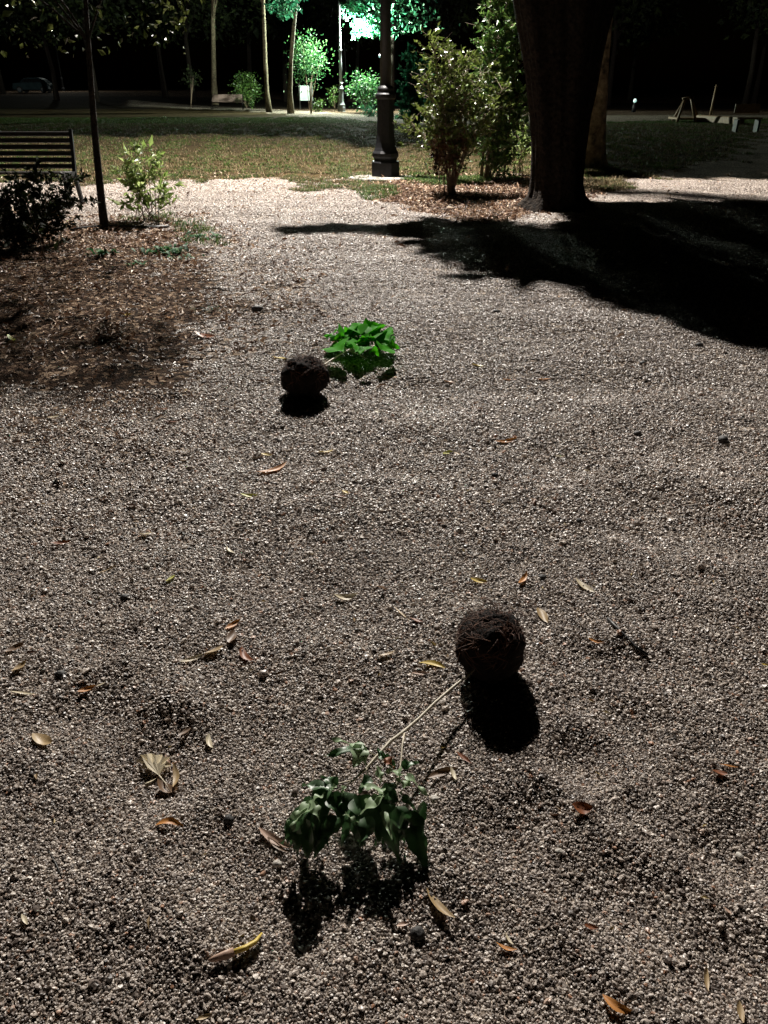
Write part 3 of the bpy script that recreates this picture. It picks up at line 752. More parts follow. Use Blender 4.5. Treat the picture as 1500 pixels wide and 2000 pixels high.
# thin dark strip at the foot of the sapling
mb = MB(); E = [(138, 452), (165, 447), (200, 443), (235, 442), (270, 444), (300, 446), (330, 445)]
pp = [G(x, y, .012) for x, y in E]; mb.tube(pp, .018, 8); o = mb.build('curved_strip', M['dark_strip'], None, True, pp[0]); tag(o, 'thin black curved strip at the foot of the young tree', 'dark_strip')

# weeds
def weed(px, py, n, L, label, seed, w=.18, mat='weed', rad=.05, lift=.6):
    r = np.random.default_rng(seed); b = G(px, py)
    t = empty('weed_clump', b, label, 'weed', 'green weeds in the left bed')
    V = []; F = []
    for k in range(n):
        a = r.uniform(0, 6.28); l = L * r.uniform(.5, 1.1); up = r.uniform(.15, lift)
        c = b + Vector((r.normal(0, rad), r.normal(0, rad * .8), 0)); d = Vector((math.cos(a), math.sin(a), 0)); s = Vector((-d.y, d.x, 0))
        n0 = len(V)
        for i in range(6):
            f = i / 5; ww = w * l * math.sin(math.pi * min(1, f * .85 + .12)) * (1 + .25 * math.sin(i * 3 + k))
            p = c + d * l * f * .8 + Vector((0, 0, l * (up * math.sin(f * 2.2) * .9)))
            V += [p - s * ww, p + Vector((0, 0, -.15 * ww)), p + s * ww]
        for i in range(5):
            q = n0 + i * 3; F += [(q, q + 1, q + 4, q + 3), (q + 1, q + 2, q + 5, q + 4)]
    link('foliage', V, F, M[mat], t)
for i, (px, py, n, L, lb, rad) in enumerate([
    (198, 497, 34, .13, 'dark green weed rosette left in the bed, left of the pale dry one', .06),
    (322, 492, 60, .13, 'widest bright green weed rosette in the bed below the pale green shrub', .12),
    (392, 464, 46, .11, 'green weed patch where the bed meets the pale path', .13),
    (412, 606, 22, .06, 'tiny green tuft on the gravel to the left of the far root ball', .04),
    (370, 440, 40, .10, 'grassy weeds just right of the pale green shrub', .12),
    (270, 518, 24, .08, 'small olive weed tuft below the two bright rosettes', .05),
    (360, 505, 26, .08, 'low straggly weed right of the widest rosette', .09)]): weed(px, py, n, L, lb, 40 + i, .14 if i not in (3, 4) else .05, rad=rad, lift=.6 if i != 4 else 1.0)

# ------------------------------------------------------------------ grass (uncountable)
def grass_obj(name, pts, hgt, mat, label, seed, blades=7):
    r = np.random.default_rng(seed); n = len(pts)
    B = np.repeat(pts, blades, 0); m = len(B)
    sc = (1 + pts[:, 1] * .04)[:, None]; sc = np.repeat(sc, blades, 0)[:, 0]
    off = r.normal(0, .022, (m, 3)) * sc[:, None]; off[:, 2] = -.004; B = B + off
    a = r.uniform(0, 6.28, m); lean = r.uniform(.2, 1.3, m); hh = hgt * r.uniform(.4, 1.3, m)
    w = .0032 * sc
    s = np.stack([-np.sin(a) * w, np.cos(a) * w, 0 * a], 1)
    mid = B + np.stack([np.cos(a) * lean * hh * .3, np.sin(a) * lean * hh * .3, hh * .6], 1)
    tip = B + np.stack([np.cos(a) * lean * hh, np.sin(a) * lean * hh, hh * (1.1 - .4 * lean)], 1)
    V = np.stack([B - s, B + s, mid + s * .8, mid - s * .8, tip], 1).reshape(-1, 3)
    i = (np.arange(m) * 5)[:, None, None]
    F = (i + np.array([[0, 1, 2], [0, 2, 3], [3, 2, 4]])[None]).reshape(-1, 3)
    o = link_np(name, V, F, M[mat]); tag(o, label, 'grass', kind='stuff')
def grass():
    n = 150000
    r = np.random.default_rng(7)
    y = 13 + 32 * r.random(n) ** 1.6; hw = (y * CP + .7) * .52 + .8; x = r.uniform(-1, 1, n) * hw
    so, la = zones(x, y); nz = _sum(W2, x * 1.5, y * 1.5); nz2 = _sum(W1, x * .6, y * .6)
    k = (la > .35) & (r.random(n) < .36 + .34 * nz + .22 * nz2 + .3 * (y > 34))
    x, y, nz = x[k], y[k], nz[k]
    P = np.stack([x, y, gz_np(x, y)], 1); print('tufts', len(P))
    sel = (r.random(len(P)) < .25 + .25 * nz) | (y > 38)
    grass_obj('dry_grass', P[~sel], .05, 'grass', 'short dry yellowish grass of the lawn behind the path', 1)
    grass_obj('green_grass', P[sel], .055, 'grass_green', 'short green grass patches in the lawn', 2)
    # tufts around the beds
    X = r.uniform(-5, 6, 60000); Y = r.uniform(8, 15, 60000)
    a = (sdist(LAWN_IN, X, Y) + _sum(W1, X * .4, Y * .4) * .1 > 0) & (r.random(len(X)) < .22)
    g2 = poly_px([(800, 345), (1000, 338), (1010, 352), (830, 362), (790, 356)]); b = (sdist(g2, X, Y) > -.05) & (r.random(len(X)) < .8)
    g3 = poly_px([(690, 372), (760, 366), (775, 382), (720, 390)]); c = (sdist(g3, X, Y) > -.05) & (r.random(len(X)) < .4)
    g4 = poly_px([(1125, 352), (1210, 352), (1215, 372), (1140, 378)]); d = (sdist(g4, X, Y) > -.05) & (r.random(len(X)) < .35)
    k = a | b | c
    grass_obj('bed_grass', np.stack([X[k], Y[k], gz_np(X[k], Y[k])], 1), .07, 'grass_green', 'green grass growing round the beds and the lamp footing', 3, 5)
    grass_obj('straw_grass', np.stack([X[d], Y[d], gz_np(X[d], Y[d])], 1), .09, 'grass', 'straw coloured grass at the right foot of the massive trunk', 4, 5)
grass()

# ------------------------------------------------------------------ leaf litter (uncountable crumbs)
def litter():
    r = np.random.default_rng(17); n = 210000
    x = r.uniform(-7, 7, n); y = 1 + 15 * r.random(n) ** .8
    k = np.abs(x) < (y * CP + .7) * .5 + .8; x, y = x[k], y[k]
    so, la = zones(x, y); cl = np.clip(.5 + .5 * _sum(W2, x, y), 0, 1)
    k = r.random(len(x)) < so ** .6 * (.55 + .45 * cl) + .04 * cl + (la * .06); x, y = x[k], y[k]
    P = np.stack([x, y, gz_np(x, y) + .008], 1)
    D = r.normal(0, 1, P.shape); D[:, 2] = D[:, 2] * .35 + .1
    V, F = leaf_cloud(P, D, .024 + .012 * (P[:, 1] > 4.5) + .012 * (P[:, 1] > 8), .34, r, (0, 0, .8))
    o = link_np('leaf_litter', V, F, M['litter']); tag(o, 'brown and tan leaf litter and bark crumbs over the beds', 'leaf litter', kind='stuff')
    n = 520; x = r.uniform(-3, 3, n); y = .9 + 5.5 * r.random(n); k = np.abs(x) < (y * CP + .7) * .5 + .3; x, y = x[k], y[k]
    P = np.stack([x, y, gz_np(x, y) + .006], 1); D = r.normal(0, 1, P.shape); D[:, 2] *= .2
    V, F = leaf_cloud(P, D, .016, .3, r, (0, 0, 1)); o = link_np('leaf_scraps', V, F, M['scrap']); tag(o, 'tiny dull yellow and tan leaf scraps strewn over the gravel', 'leaf litter', kind='stuff')
litter()

# ------------------------------------------------------------------ individual fallen leaves
def leaf_mesh(L, W, curl=.25, fold=.25, n=9, twist=0., bend=0., lobes=0, seed=0, m=2):
    V = []; F = []; r = random.Random(seed)
    c = 2 * m + 1
    for i in range(n):
        f = i / (n - 1); w = W / 2 * math.sin(math.pi * f ** .85) ** .8 if 0 < f < 1 else .0008
        if lobes: w *= .75 + .35 * math.cos(f * lobes * 6.28) 
        for j in range(-m, m + 1):
            u = j / m
            x = f - .5
            y = u * w + bend * L * (f - .5) ** 2 * 2
            z = curl * L * (4 * (f - .5) ** 2 * .5) + fold * abs(u) * w + twist * u * w * (f - .5) * 2 + r.uniform(-.02, .02) * W
            V.append(Vector((x * L, y, z)))
    for i in range(n - 1):
        for j in range(c - 1): a = i * c + j; F.append((a, a + 1, a + c + 1, a + c))
    return V, F
LEAVES = []
def fallen(p1, p2, mat, label, w=.22, curl=.25, bend=.0, fold=.5, group='fallen leaves on the gravel', lift=.006, name='fallen_leaf', lobes=0):
    a = G(*p1); b = G(*p2); c = (a + b) / 2; L = (b - a).length; ang = math.atan2(b.y - a.y, b.x - a.x)
    V, F = leaf_mesh(L, max(.006, w * L * .95), curl * .6, fold * .8, bend=bend, twist=.5, seed=len(LEAVES), lobes=lobes)
    zmin = min(v.z for v in V); base = Vector((c.x, c.y, gz(c.x, c.y) + lift - zmin * .6))
    R = Matrix.Rotation(ang, 3, 'Z') @ Matrix.Rotation(random.uniform(-.35, .35), 3, 'X')
    o = link(name, [base + R @ v for v in V], F, M[mat], None, True, base)
    tag(o, label, 'leaf', group); LEAVES.append(o); return o
FL = [
 ((820, 1296), (872, 1302), 'yellow', 'bright yellow curled leaf just left of the near root ball', .26, .3, -.35),
 ((1122, 1135), (1160, 1162), 'cream', 'slim pale yellow leaf above right of the near root ball', .22, .2, .1),
 ((1050, 1190), (1070, 1220), 'tan', 'dull olive tan leaf close to the top right of the near root ball', .34, .1, 0),
 ((1148, 1252), (1180, 1260), 'orange', 'small orange leaf between the near root ball and the dark stick', .26, .3, .1),
 ((305, 1612), (360, 1612), 'orange', 'ochre arched leaf below the dried fan-shaped leaf', .26, -.5, -.2),
 ((352, 1297), (400, 1283), 'cream', 'long cream leaf in the cluster left of the near plant', .2, .15, .1),
 ((398, 1284), (438, 1268), 'tan', 'tan leaf tip next to the long cream leaf', .35, .3, .1),
 ((466, 1270), (490, 1300), 'rust', 'rusty hooked leaf right end of the left cluster', .3, .3, .3),
 ((440, 1232), (470, 1216), 'orange', 'orange and white leaf topmost in the left cluster', .3, .3, 0),
 ((448, 1262), (458, 1235), 'brown', 'brown crumpled leaf under the orange and white one', .45, .3, 0),
 ((152, 1355), (188, 1344), 'orange', 'rust orange leaf near the left edge with a pale tip beside it', .35, .35, 0),
 ((188, 1346), (206, 1336), 'cream', 'short pale leaf tip touching the rust orange leaf', .3, .2, 0),
 ((66, 1440), (104, 1462), 'tan', 'yellow brown crumpled leaf at the left edge on dark gravel', .5, .5, 0),
 ((404, 1437), (412, 1468), 'cream', 'upright cream sliver right of the brown sliver and above the near plant shadow', .28, .3, .2),
 ((350, 1446), (376, 1418), 'brown', 'brown sliver above the dried fan-shaped leaf', .28, .3, 0),
 ((324, 1478), (334, 1504), 'pink', 'thin pinkish sliver above right of the dried fan-shaped leaf', .22, .3, 0),
 ((282, 1536), (306, 1524), 'cream', 'small pale leaf just below the dried fan-shaped leaf', .3, .2, 0),
 ((345, 1545), (346, 1498), 'tan', 'tall narrow tan leaf standing right of the dried fan-shaped leaf', .22, .6, .1),
 ((306, 1538), (346, 1552), 'brown', 'brown curled leaf hugging the stalk of the dried fan-shaped leaf', .45, .7, .2),
 ((505, 1624), (572, 1668), 'pink', 'longest pinkish brown sliver left of the near plant shadow', .2, .2, .1),
 ((522, 1640), (560, 1672), 'brown', 'brown sliver lying under the longest pinkish sliver', .2, .2, .1),
 ((828, 1738), (882, 1808), 'tan', 'long tan husk right of the near plant shadow', .22, .25, .15),
 ((1172, 1958), (1236, 1988), 'orange', 'shiny orange brown leaf at the bottom edge right of the middle', .3, -.35, .3),
 ((1376, 1892), (1380, 1938), 'tan', 'short upright tan husk near the lower right corner', .24, .2, .05),
 ((1440, 1962), (1450, 2000), 'tan', 'tan husk cut by the bottom edge at the right', .34, .2, .05),
 ((968, 1852), (1008, 1862), 'orange', 'orange sliver below right of the near plant shadow', .26, .3, .2),
 ((984, 1826), (1000, 1850), 'cream', 'cream sliver touching the orange sliver', .24, .3, .1),
 ((1116, 1580), (1156, 1588), 'rust', 'crumpled orange brown leaf on the right half of the dark gravel', .7, .8, .1),
 ((1388, 1512), (1420, 1516), 'rust', 'rusty leaf near the right edge', .5, .4, 0),
 ((1404, 1498), (1440, 1502), 'orange', 'thin reddish needle above the rusty leaf at the right edge', .12, .1, 0),
 ((834, 1526), (892, 1500), 'brown', 'long dull brown husk between the near plant and the root ball shadow', .26, .2, -.1),
 ((892, 1474), (922, 1494), 'rust', 'red brown sliver beside the root ball shadow', .22, .2, 0),
 ((880, 1504), (890, 1528), 'cream', 'tiny cream sliver under the red brown one', .28, .3, 0),
 ((470, 970), (505, 973), 'lime', 'lime yellow leaf left of centre on the middle path', .26, .3, .1),
 ((502, 930), (566, 912), 'orange', 'long orange brown leaf above the lime yellow leaf', .2, .3, .25),
 ((508, 889), (532, 892), 'yellow', 'small yellow leaf below the far root ball shadow', .26, .2, 0),
 ((622, 888), (652, 882), 'yellow', 'yellow tan leaf below right of the far root ball shadow', .26, .35, .15),
 ((864, 890), (884, 884), 'lime', 'lime leaf paired with a tan crumb right of centre', .4, .2, 0),
 ((886, 886), (900, 890), 'tan', 'tan crumb beside the lime leaf', .3, .2, 0),
 ((966, 866), (1010, 864), 'orange', 'orange leaf lone at the right of the middle path', .2, .25, .1),
 ((918, 1134), (952, 1142), 'yellow', 'golden leaf straight above the near root ball', .34, .25, .1),
 ((750, 736), (776, 740), 'orange', 'ochre leaf right of the far plant shadow', .28, .2, 0),
 ((532, 701), (562, 704), 'yellow', 'yellow leaf touching the upper left of the far root ball', .26, .2, 0),
 ((922, 714), (944, 718), 'yellow', 'small golden leaf alone to the right of the far plant', .32, .2, 0),
 ((1050, 744), (1076, 742), 'orange', 'orange leaf right hand of the pair far to the right', .26, .2, 0),
 ((982, 744), (1008, 744), 'orange', 'thin orange leaf left hand of the pair far to the right', .2, .2, 0),
 ((648, 972), (676, 972), 'rust', 'dull rust sliver in the centre of the path', .2, .2, 0),
 ((668, 962), (682, 966), 'yellow', 'tiny golden leaf touching the dull rust sliver', .36, .2, 0),
 ((272, 1048), (298, 1046), 'cream', 'white crumpled leaf left of the middle path', .5, .5, 0),
 ((6, 1278), (50, 1262), 'brown', 'large brown curled leaf at the left edge', .34, .4, 0),
 ((24, 1318), (54, 1298), 'tan', 'grey tan folded leaf below the large brown one at the left edge', .45, .6, 0),
 ((18, 1353), (72, 1358), 'cream', 'straight cream stalk at the left edge', .12, .1, 0),
 ((1486, 1300), (1500, 1302), 'yellow', 'yellow leaf cut by the right edge', .4, .2, 0),
 ((92, 820), (118, 815), 'cream', 'pale curled leaf upper left near the bed', .3, .3, 0),
 ((314, 802), (330, 800), 'rust', 'rust red leaf on the path edge of the bed', .4, .4, 0),
 ((320, 826), (350, 827), 'rust', 'thin rust leaf under the rust red one', .18, .3, 0),
 ((380, 656), (420, 664), 'rust', 'largest rust leaf in the heap right of the bed', .3, .4, .1),
 ((322, 620), (340, 624), 'orange', 'vivid orange leaf at the right of the dark soil', .4, .5, 0),
 ((235, 616), (258, 618), 'yellow', 'yellowish leaf at the upper middle of the bed', .3, .3, 0),
 ((18, 660), (27, 668), 'lime', 'pale lime leaf at the far left of the bed', .34, .3, 0),
 ((1014, 1146), (1030, 1124), 'orange', 'dull orange leaf right of the golden one', .24, .3, .1),
 ((100, 1064), (140, 1062), 'rust', 'rust brown leaf left on the middle path', .25, .3, 0),
 ((226, 1108), (190, 1124), 'tan', 'thin tan stalk below the rust brown leaf', .1, .1, 0),
 ((384, 1996), (415, 1984), 'tan', 'tan twig end at the bottom edge left of the middle', .3, .2, 0),
 ((44, 1790), (56, 1812), 'cream', 'small whitish leaf near the lower left corner', .32, .3, 0),
 ((78, 1832), (92, 1828), 'brown', 'brown crumb near the whitish leaf', .4, .3, 0),
 ((736, 1288), (772, 1276), 'tan', 'dull tan leaf left of the bright yellow curled one', .25, .3, 0),
 ((440, 1072), (456, 1086), 'cream', 'small forked cream sliver left of centre', .24, .3, .2),
 ((325, 1140), (342, 1128), 'lime', 'dull green leaf fragment left of centre', .4, .3, 0),
 ((804, 1320), (838, 1316), 'pink', 'pinkish crumb under the bright yellow leaf', .24, .2, 0),
 ((868, 746), (886, 750), 'orange', 'tiny orange leaf left of the thin orange pair', .3, .2, 0),
 ((730, 806), (748, 808), 'cream', 'faint pale leaf below the far plant shadow', .3, .2, 0),
 ((1084, 893), (1104, 894), 'cream', 'white flat chip right of the lone orange leaf', .26, .1, 0),
 ((652, 1172), (700, 1168), 'cream', 'cream tangled dry stalk in the middle of the path', .3, .6, .2),
 ((768, 1190), (800, 1212), 'tan', 'thin straw sloping toward the near root ball', .08, .1, 0),
 ((800, 1212), (826, 1218), 'rust', 'rust tip at the end of the thin straw', .3, .2, 0),
 ((774, 1812), (800, 1806), 'pink', 'dull pink chip at the tip of the near plant shadow', .35, .2, 0),
 ((1140, 1810), (1168, 1818), 'rust', 'reddish leaf scrap right of the cream sliver', .4, .4, 0),
 ((1410, 1774), (1428, 1790), 'pink', 'small pink scrap near the right edge low down', .35, .3, 0),
]
for q in FL: fallen(q[0], q[1], q[2], q[3], q[4], q[5], q[6])
# long yellow and red pod, two tone
pod = empty('seed_pod', G(460, 1858), 'long yellow and red twisted pod at the lower left', 'pod')
def ptube(pp, rr, name, mat, par): MB().tube(pp, rr, 8, ell=.6).build(name, mat, par, True)
ptube([G(512, 1830, .012), G(500, 1848, .014), G(480, 1860, .014), G(458, 1868, .014)], [.003, .0075, .009, .0085], 'husk', M['yellow'], pod)
ptube([G(458, 1868, .014), G(440, 1874, .013), G(420, 1880, .012), G(408, 1882, .010)], [.0085, .008, .006, .002], 'husk_tip', M['pink'], pod)
# dark stick and twigs
def stick(ptsx, r, mat, label, name='stick'):
    pp = [G(x, y, r * 1.4) for x, y in ptsx]; o = MB().tube(pp, [r * (.7 + .3 * math.sin(i * 2.1)) for i in range(len(pp))], 8).build(name, M[mat], None, True, pp[0]); tag(o, label, 'stick')
stick([(1186, 1211), (1200, 1226), (1222, 1246), (1240, 1266), (1264, 1284)], .0055, 'dark_strip', 'smooth dark bent stick right of the near root ball')
stick([(96, 1664), (110, 1690), (124, 1722)], .002, 'wood', 'thin dark twig on the gravel at the lower left')
stick([(540, 1590), (546, 1640), (550, 1680)], .001, 'twig', 'hair thin dry stalk at the left tip of the near plant')
# pebbles
def pebble(px, py, r, mat, label, seed, flat=.7):
    b = G(px, py, r * .35); rr = random.Random(seed); V = []; n, m = 12, 8
    ph = rr.uniform(0, 9); sx = rr.uniform(.8, 1.3)
    for i in range(m + 1):
        th = math.pi * i / m
        for k in range(n):
            a = 2 * math.pi * k / n; v = Vector((math.sin(th) * math.cos(a) * sx, math.sin(th) * math.sin(a), math.cos(th) * flat))
            V.append(b + v * r * (1 + .28 * noise.noise(v * 1.6 + Vector((ph, ph, 0)))))
    F = [(i * n + k, (i + 1) * n + k, (i + 1) * n + (k + 1) % n, i * n + (k + 1) % n) for i in range(m) for k in range(n)]
    o = link('pebble', V, F, M[mat], None, True, b); tag(o, label, 'pebble', 'larger stones lying on the gravel')
for i, (px, py, r, mt, lb) in enumerate([
    (1255, 711, .018, 'darkstone', 'dark stone below the shadow edge, left of the flat dark one'), (1366, 676, .022, 'darkstone', 'flat dark stone closest to the big shadow at the right'),
    (970, 610, .020, 'darkstone', 'small dark stone high on the path above the far plant'), (1245, 849, .018, 'darkstone', 'dark stone right of the lone orange leaf'),
    (1412, 863, .028, 'darkstone', 'dark clod near the right edge of the middle path'), (966, 930, .014, 'darkstone', 'dark stone below the lone orange leaf'),
    (1058, 1129, .012, 'darkstone', 'dark stone right of the dull orange leaf'), (1131, 1019, .014, 'darkstone', 'dark chip right of the middle of the path'),
    (503, 606, .034, 'darkstone', 'largest dark clod beside the bed above the far root ball'), (447, 1602, .012, 'darkstone', 'dark stone left of the near plant'),
    (815, 1826, .015, 'darkstone', 'round dark stone right of the near plant shadow tip'), (243, 1168, .012, 'darkstone', 'dark stone left half of the middle path'),
    (541, 1689, .0095, 'palestone', 'round pale stone left of the near plant shadow'), (849, 1562, .009, 'palestone', 'pale stone right of the near plant'),
    (1049, 1300, .007, 'palestone', 'small white stone right of the near root ball'), (1444, 1675, .010, 'palestone', 'pale stone near the lower right edge'),
    (287, 1108, .011, 'palestone', 'white stone left of the middle path'), (1092, 1665, .008, 'palestone', 'pale stone in the right dark gravel'),
    (118, 1320, .014, 'darkstone', 'grey stone near the left edge')]): pebble(px, py, r, mt, lb, i)
# dried fan-shaped leaf
def fan_leaf():
    b = G(312, 1520, .010); t = empty('dried_leaf', b, 'large dried fan-shaped pale leaf with its stalk at the left', 'leaf')
    V = [b]; F = []; tips = []
    lobes = [(268, 1488), (272, 1500), (292, 1512), (285, 1478), (300, 1482), (318, 1480), (330, 1486), (336, 1500)]
    order = [(292, 1512), (276, 1506), (284, 1500), (266, 1492), (280, 1490), (274, 1480), (290, 1485), (297, 1477), (306, 1487), (318, 1479), (320, 1490), (334, 1484), (328, 1498), (338, 1500), (322, 1508)]
    for i, (x, y) in enumerate(order): V.append(G(x, y, .022 if i % 2 == 0 else .010))
    V2 = []
    for i in range(len(V)): V2.append(V[i])
    n = len(order)
    # ridge verts halfway
    mids = [V[0].lerp(V[i + 1], .55) + Vector((0, 0, .008 if i % 2 else -.001)) for i in range(n)]
    V2 += mids
    for i in range(n - 1):
        F += [(0, n + 1 + i, n + 2 + i), (n + 1 + i, i + 1, i + 2, n + 2 + i)]
    link('leaf_blade', V2, F, M['cream'], t, False)
    MB().tube([b, G(325, 1538, .014), G(334, 1552, .008)], [.0018, .0014, .001], 6).build('stalk', M['stem_pale'], t, True)
fan_leaf()

# ------------------------------------------------------------------ uprooted seedlings
def plant_leaf(base, tip, w, mat, parent, seed, droop=.02, fold=.35, nrm=None, shape=1.0):
    d = tip - base; L = d.length; d.normalize(); r = random.Random(seed)
    up = Vector(nrm) if nrm else Vector((r.uniform(-.6, .6), r.uniform(-.3, .9), 1))
    q = (up - d * up.dot(d)).normalized(); s = d.cross(q)
    V = []; F = []; n = 11; m = 3; c = 2 * m + 1
    for i in range(n):
        f = i / (n - 1)
        # ovate outline with a drawn-out point
        ww = (w * L / 2) * (math.sin(math.pi * min(1, f * .97 + .03) ** .62) ** .9) * (1 - f) ** .22 * 1.12 * (1 + .10 * math.sin(f * 15 + seed)) if 0 < f < 1 else .0006
        for j in range(-m, m + 1):
            u = j / m
            p = base + d * L * (f - .10 * abs(u) * (1 - f)) + s * u * ww + q * (fold * abs(u) * ww - fold * .4 * u * u * ww + .006 * math.sin(f * 9 + seed) * u) - Vector((0, 0, droop * f * f))
            V.append(p)
    for i in range(n - 1):
        for j in range(c - 1): a = i * c + j; F.append((a, a + 1, a + c + 1, a + c))
    return link('leaf', V, F, mat, parent, True)
def root_ball(parent, c, rx, ry, rz, seed, fibres=150):
    V = []; n, m = 64, 40
    for i in range(m + 1):
        th = math.pi * i / m
        for k in range(n):
            a = 2 * math.pi * k / n
            v = Vector((math.sin(th) * math.cos(a), math.sin(th) * math.sin(a), math.cos(th)))
            # slightly squared like the pot it came from
            sq = (abs(v.x) ** 2.25 + abs(v.y) ** 2.25 + abs(v.z) ** 2.25) ** (-1 / 2.25)
            e = 1 + .17 * noise.noise(v * 1.9 + Vector((seed, 0, 0))) + .06 * noise.noise(v * 7 + Vector((seed, 4, 0))) + .055 * noise.noise(v * 17) + .04 * noise.noise(v * 34)
            q = c + Vector((v.x * rx, v.y * ry, v.z * rz)) * sq * e; q.z = max(q.z, c.z - rz * .93); V.append(q)
    F = [(i * n + k, (i + 1) * n + k, (i + 1) * n + (k + 1) % n, i * n + (k + 1) % n) for i in range(m) for k in range(n)]
    o = link('root_ball', V, F, M['soilball'], parent, True)
    r = np.random.default_rng(seed); mb = MB()
    for _ in range(fibres):
        v = Vector(r.normal(0, 1, 3)); v.z = abs(v.z) * 1.2 + .2 if r.random() < .85 else v.z; v.normalize()
        tdir = v.cross(Vector(r.normal(0, 1, 3))).normalized(); pts = []
        L = r.uniform(.02, .08); lift = r.uniform(.0, .06) if r.random() < .7 or v.z < .55 else r.uniform(.12, .42)
        for i in range(6):
            f = i / 5; w = (v + tdir * L / rx * f).normalized()
            sq = (abs(w.x) ** 2.25 + abs(w.y) ** 2.25 + abs(w.z) ** 2.25) ** (-1 / 2.25)
            pts.append(c + Vector((w.x * rx, w.y * ry, w.z * rz)) * sq * (1.01 + lift * math.sin(f * 2.6)))
        mb.tube(pts, [.0011 * rx / .1, .001, .0009, .0008, .0006, .0004], 4, False)
    mb.build('root_fibres', M['rootfib'], o, True)
    cr = MB()
    for _ in range(70):
        a = r.uniform(0, 6.28); d = rx * (.8 + abs(r.normal(0, .35))); x, y = c.x + d * math.cos(a), c.y + d * math.sin(a); q = r.uniform(.0015, .005)
        cr.lathe((x, y, gz(x, y) + .004), [(-q, q * .3), (-q * .3, q), (q * .5, q * .8), (q, q * .2)], 6, a)
    tag(cr.build('soil_crumbs', M['soilball'], parent, False), kind='stuff')
    return o
# near
nc = atz(957, 1262, .096); nb = Vector((nc.x, nc.y, gz(nc.x, nc.y)))
near = empty('uprooted_seedling', nb, 'near uprooted seedling with a black root ball and drooping dark green leaves', 'seedling', 'uprooted seedlings on the path')
nc.z = nb.z + .088
root_ball(near, nc, .093, .090, .090, 3, 320)
Z = lambda x, y, z: atz(x, y, z * .78)
stem = MB()
main = [nc.lerp(Z(918, 1316, .085), .55), Z(918, 1316, .085), Z(885, 1342, .09), Z(850, 1372, .094), Z(820, 1402, .097), Z(790, 1428, .10), Z(762, 1448, .105), Z(735, 1478, .108), Z(716, 1500, .105), Z(690, 1524, .10), Z(655, 1546, .095), Z(612, 1572, .095)]
stem.tube(main, [.0042, .0042, .0041, .004, .0041, .0046, .004, .0034, .003, .0024, .002, .0012], 8)
br2 = [Z(790, 1430, .10), Z(786, 1455, .10), Z(783, 1490, .098), Z(778, 1520, .095), Z(768, 1548, .09), Z(752, 1575, .085)]
stem.tube(br2, [.0026, .0022, .002, .0018, .0015, .001], 6)
br3 = [Z(716, 1500, .105), Z(722, 1530, .105), Z(745, 1555, .10), Z(748, 1590, .09)]
stem.tube(br3, [.0018, .0016, .0014, .001], 6)
stem.tube([Z(735, 1478, .108), Z(715, 1465, .112), Z(702, 1458, .115)], [.0018, .0014, .001], 6)
stem.tube([Z(690, 1524, .10), Z(660, 1530, .105), Z(640, 1540, .105)], [.0018, .0014, .001], 6)
stem.build('stem', M['stem_pale'], near, True)
NL = [ # base px,py,z  tip px,py,z  width, lit top painted pale
 (705, 1460, .135, 648, 1440, .145, .26, 1), (704, 1462, .13, 634, 1474, .11, .42, 0), (706, 1460, .135, 690, 1498, .10, .62, 1), (706, 1458, .13, 716, 1494, .10, .3, 1),
 (748, 1482, .13, 738, 1458, .14, .5, 0), (752, 1478, .13, 776, 1502, .11, .5, 0), (738, 1498, .12, 744, 1526, .10, .45, 1), (782, 1508, .12, 752, 1504, .13, .5, 1), (783, 1512, .12, 776, 1528, .10, .6, 1),
 (786, 1496, .12, 818, 1486, .13, .5, 0), (796, 1516, .12, 836, 1552, .08, .26, 1), (798, 1524, .11, 782, 1548, .09, .5, 1),
 (657, 1532, .125, 626, 1514, .13, .6, 0), (655, 1534, .125, 644, 1547, .11, .4, 1), (615, 1560, .12, 640, 1546, .12, .4, 1),
 (642, 1540, .125, 590, 1530, .13, .62, 0), (644, 1540, .125, 598, 1566, .10, .85, 0), (632, 1548, .12, 634, 1604, .06, .62, 0),
 (608, 1568, .125, 568, 1614, .08, .42, 1), (610, 1566, .125, 624, 1602, .08, .42, 1), (606, 1570, .12, 560, 1602, .09, .26, 1), (604, 1574, .115, 550, 1646, .05, .55, 0), (612, 1576, .115, 603, 1628, .06, .75, 0),
 (645, 1556, .125, 682, 1606, .08, .62, 0), (674, 1590, .10, 699, 1606, .08, .36, 1), (668, 1560, .12, 655, 1582, .11, .6, 0), (672, 1536, .125, 668, 1548, .11, .6, 1),
 (748, 1546, .125, 704, 1530, .14, .36, 1), (748, 1556, .125, 712, 1562, .125, .5, 1), (746, 1556, .125, 700, 1590, .10, .40, 1), (744, 1548, .125, 782, 1562, .10, .95, 0),
 (744, 1574, .115, 740, 1640, .07, .75, 0), (750, 1588, .11, 766, 1638, .06, .22, 1), (776, 1580, .11, 796, 1640, .05, .7, 0), (787, 1556, .11, 810, 1576, .09, .5, 0),
 (700, 1560, .12, 720, 1620, .08, .8, 0), (735, 1560, .125, 770, 1606, .08, .7, 0), (690, 1556, .12, 655, 1622, .07, .7, 0), (800, 1590, .09, 834, 1640, .04, .6, 0), (806, 1620, .07, 836, 1700, .012, .5, 0),
 (570, 1600, .10, 560, 1650, .05, .5, 0), (725, 1600, .11, 700, 1650, .07, .7, 0), (660, 1600, .10, 620, 1640, .07, .6, 0), (770, 1530, .12, 760, 1556, .10, .7, 0), (722, 1520, .12, 700, 1545, .11, .6, 0)]
rn = random.Random(77)
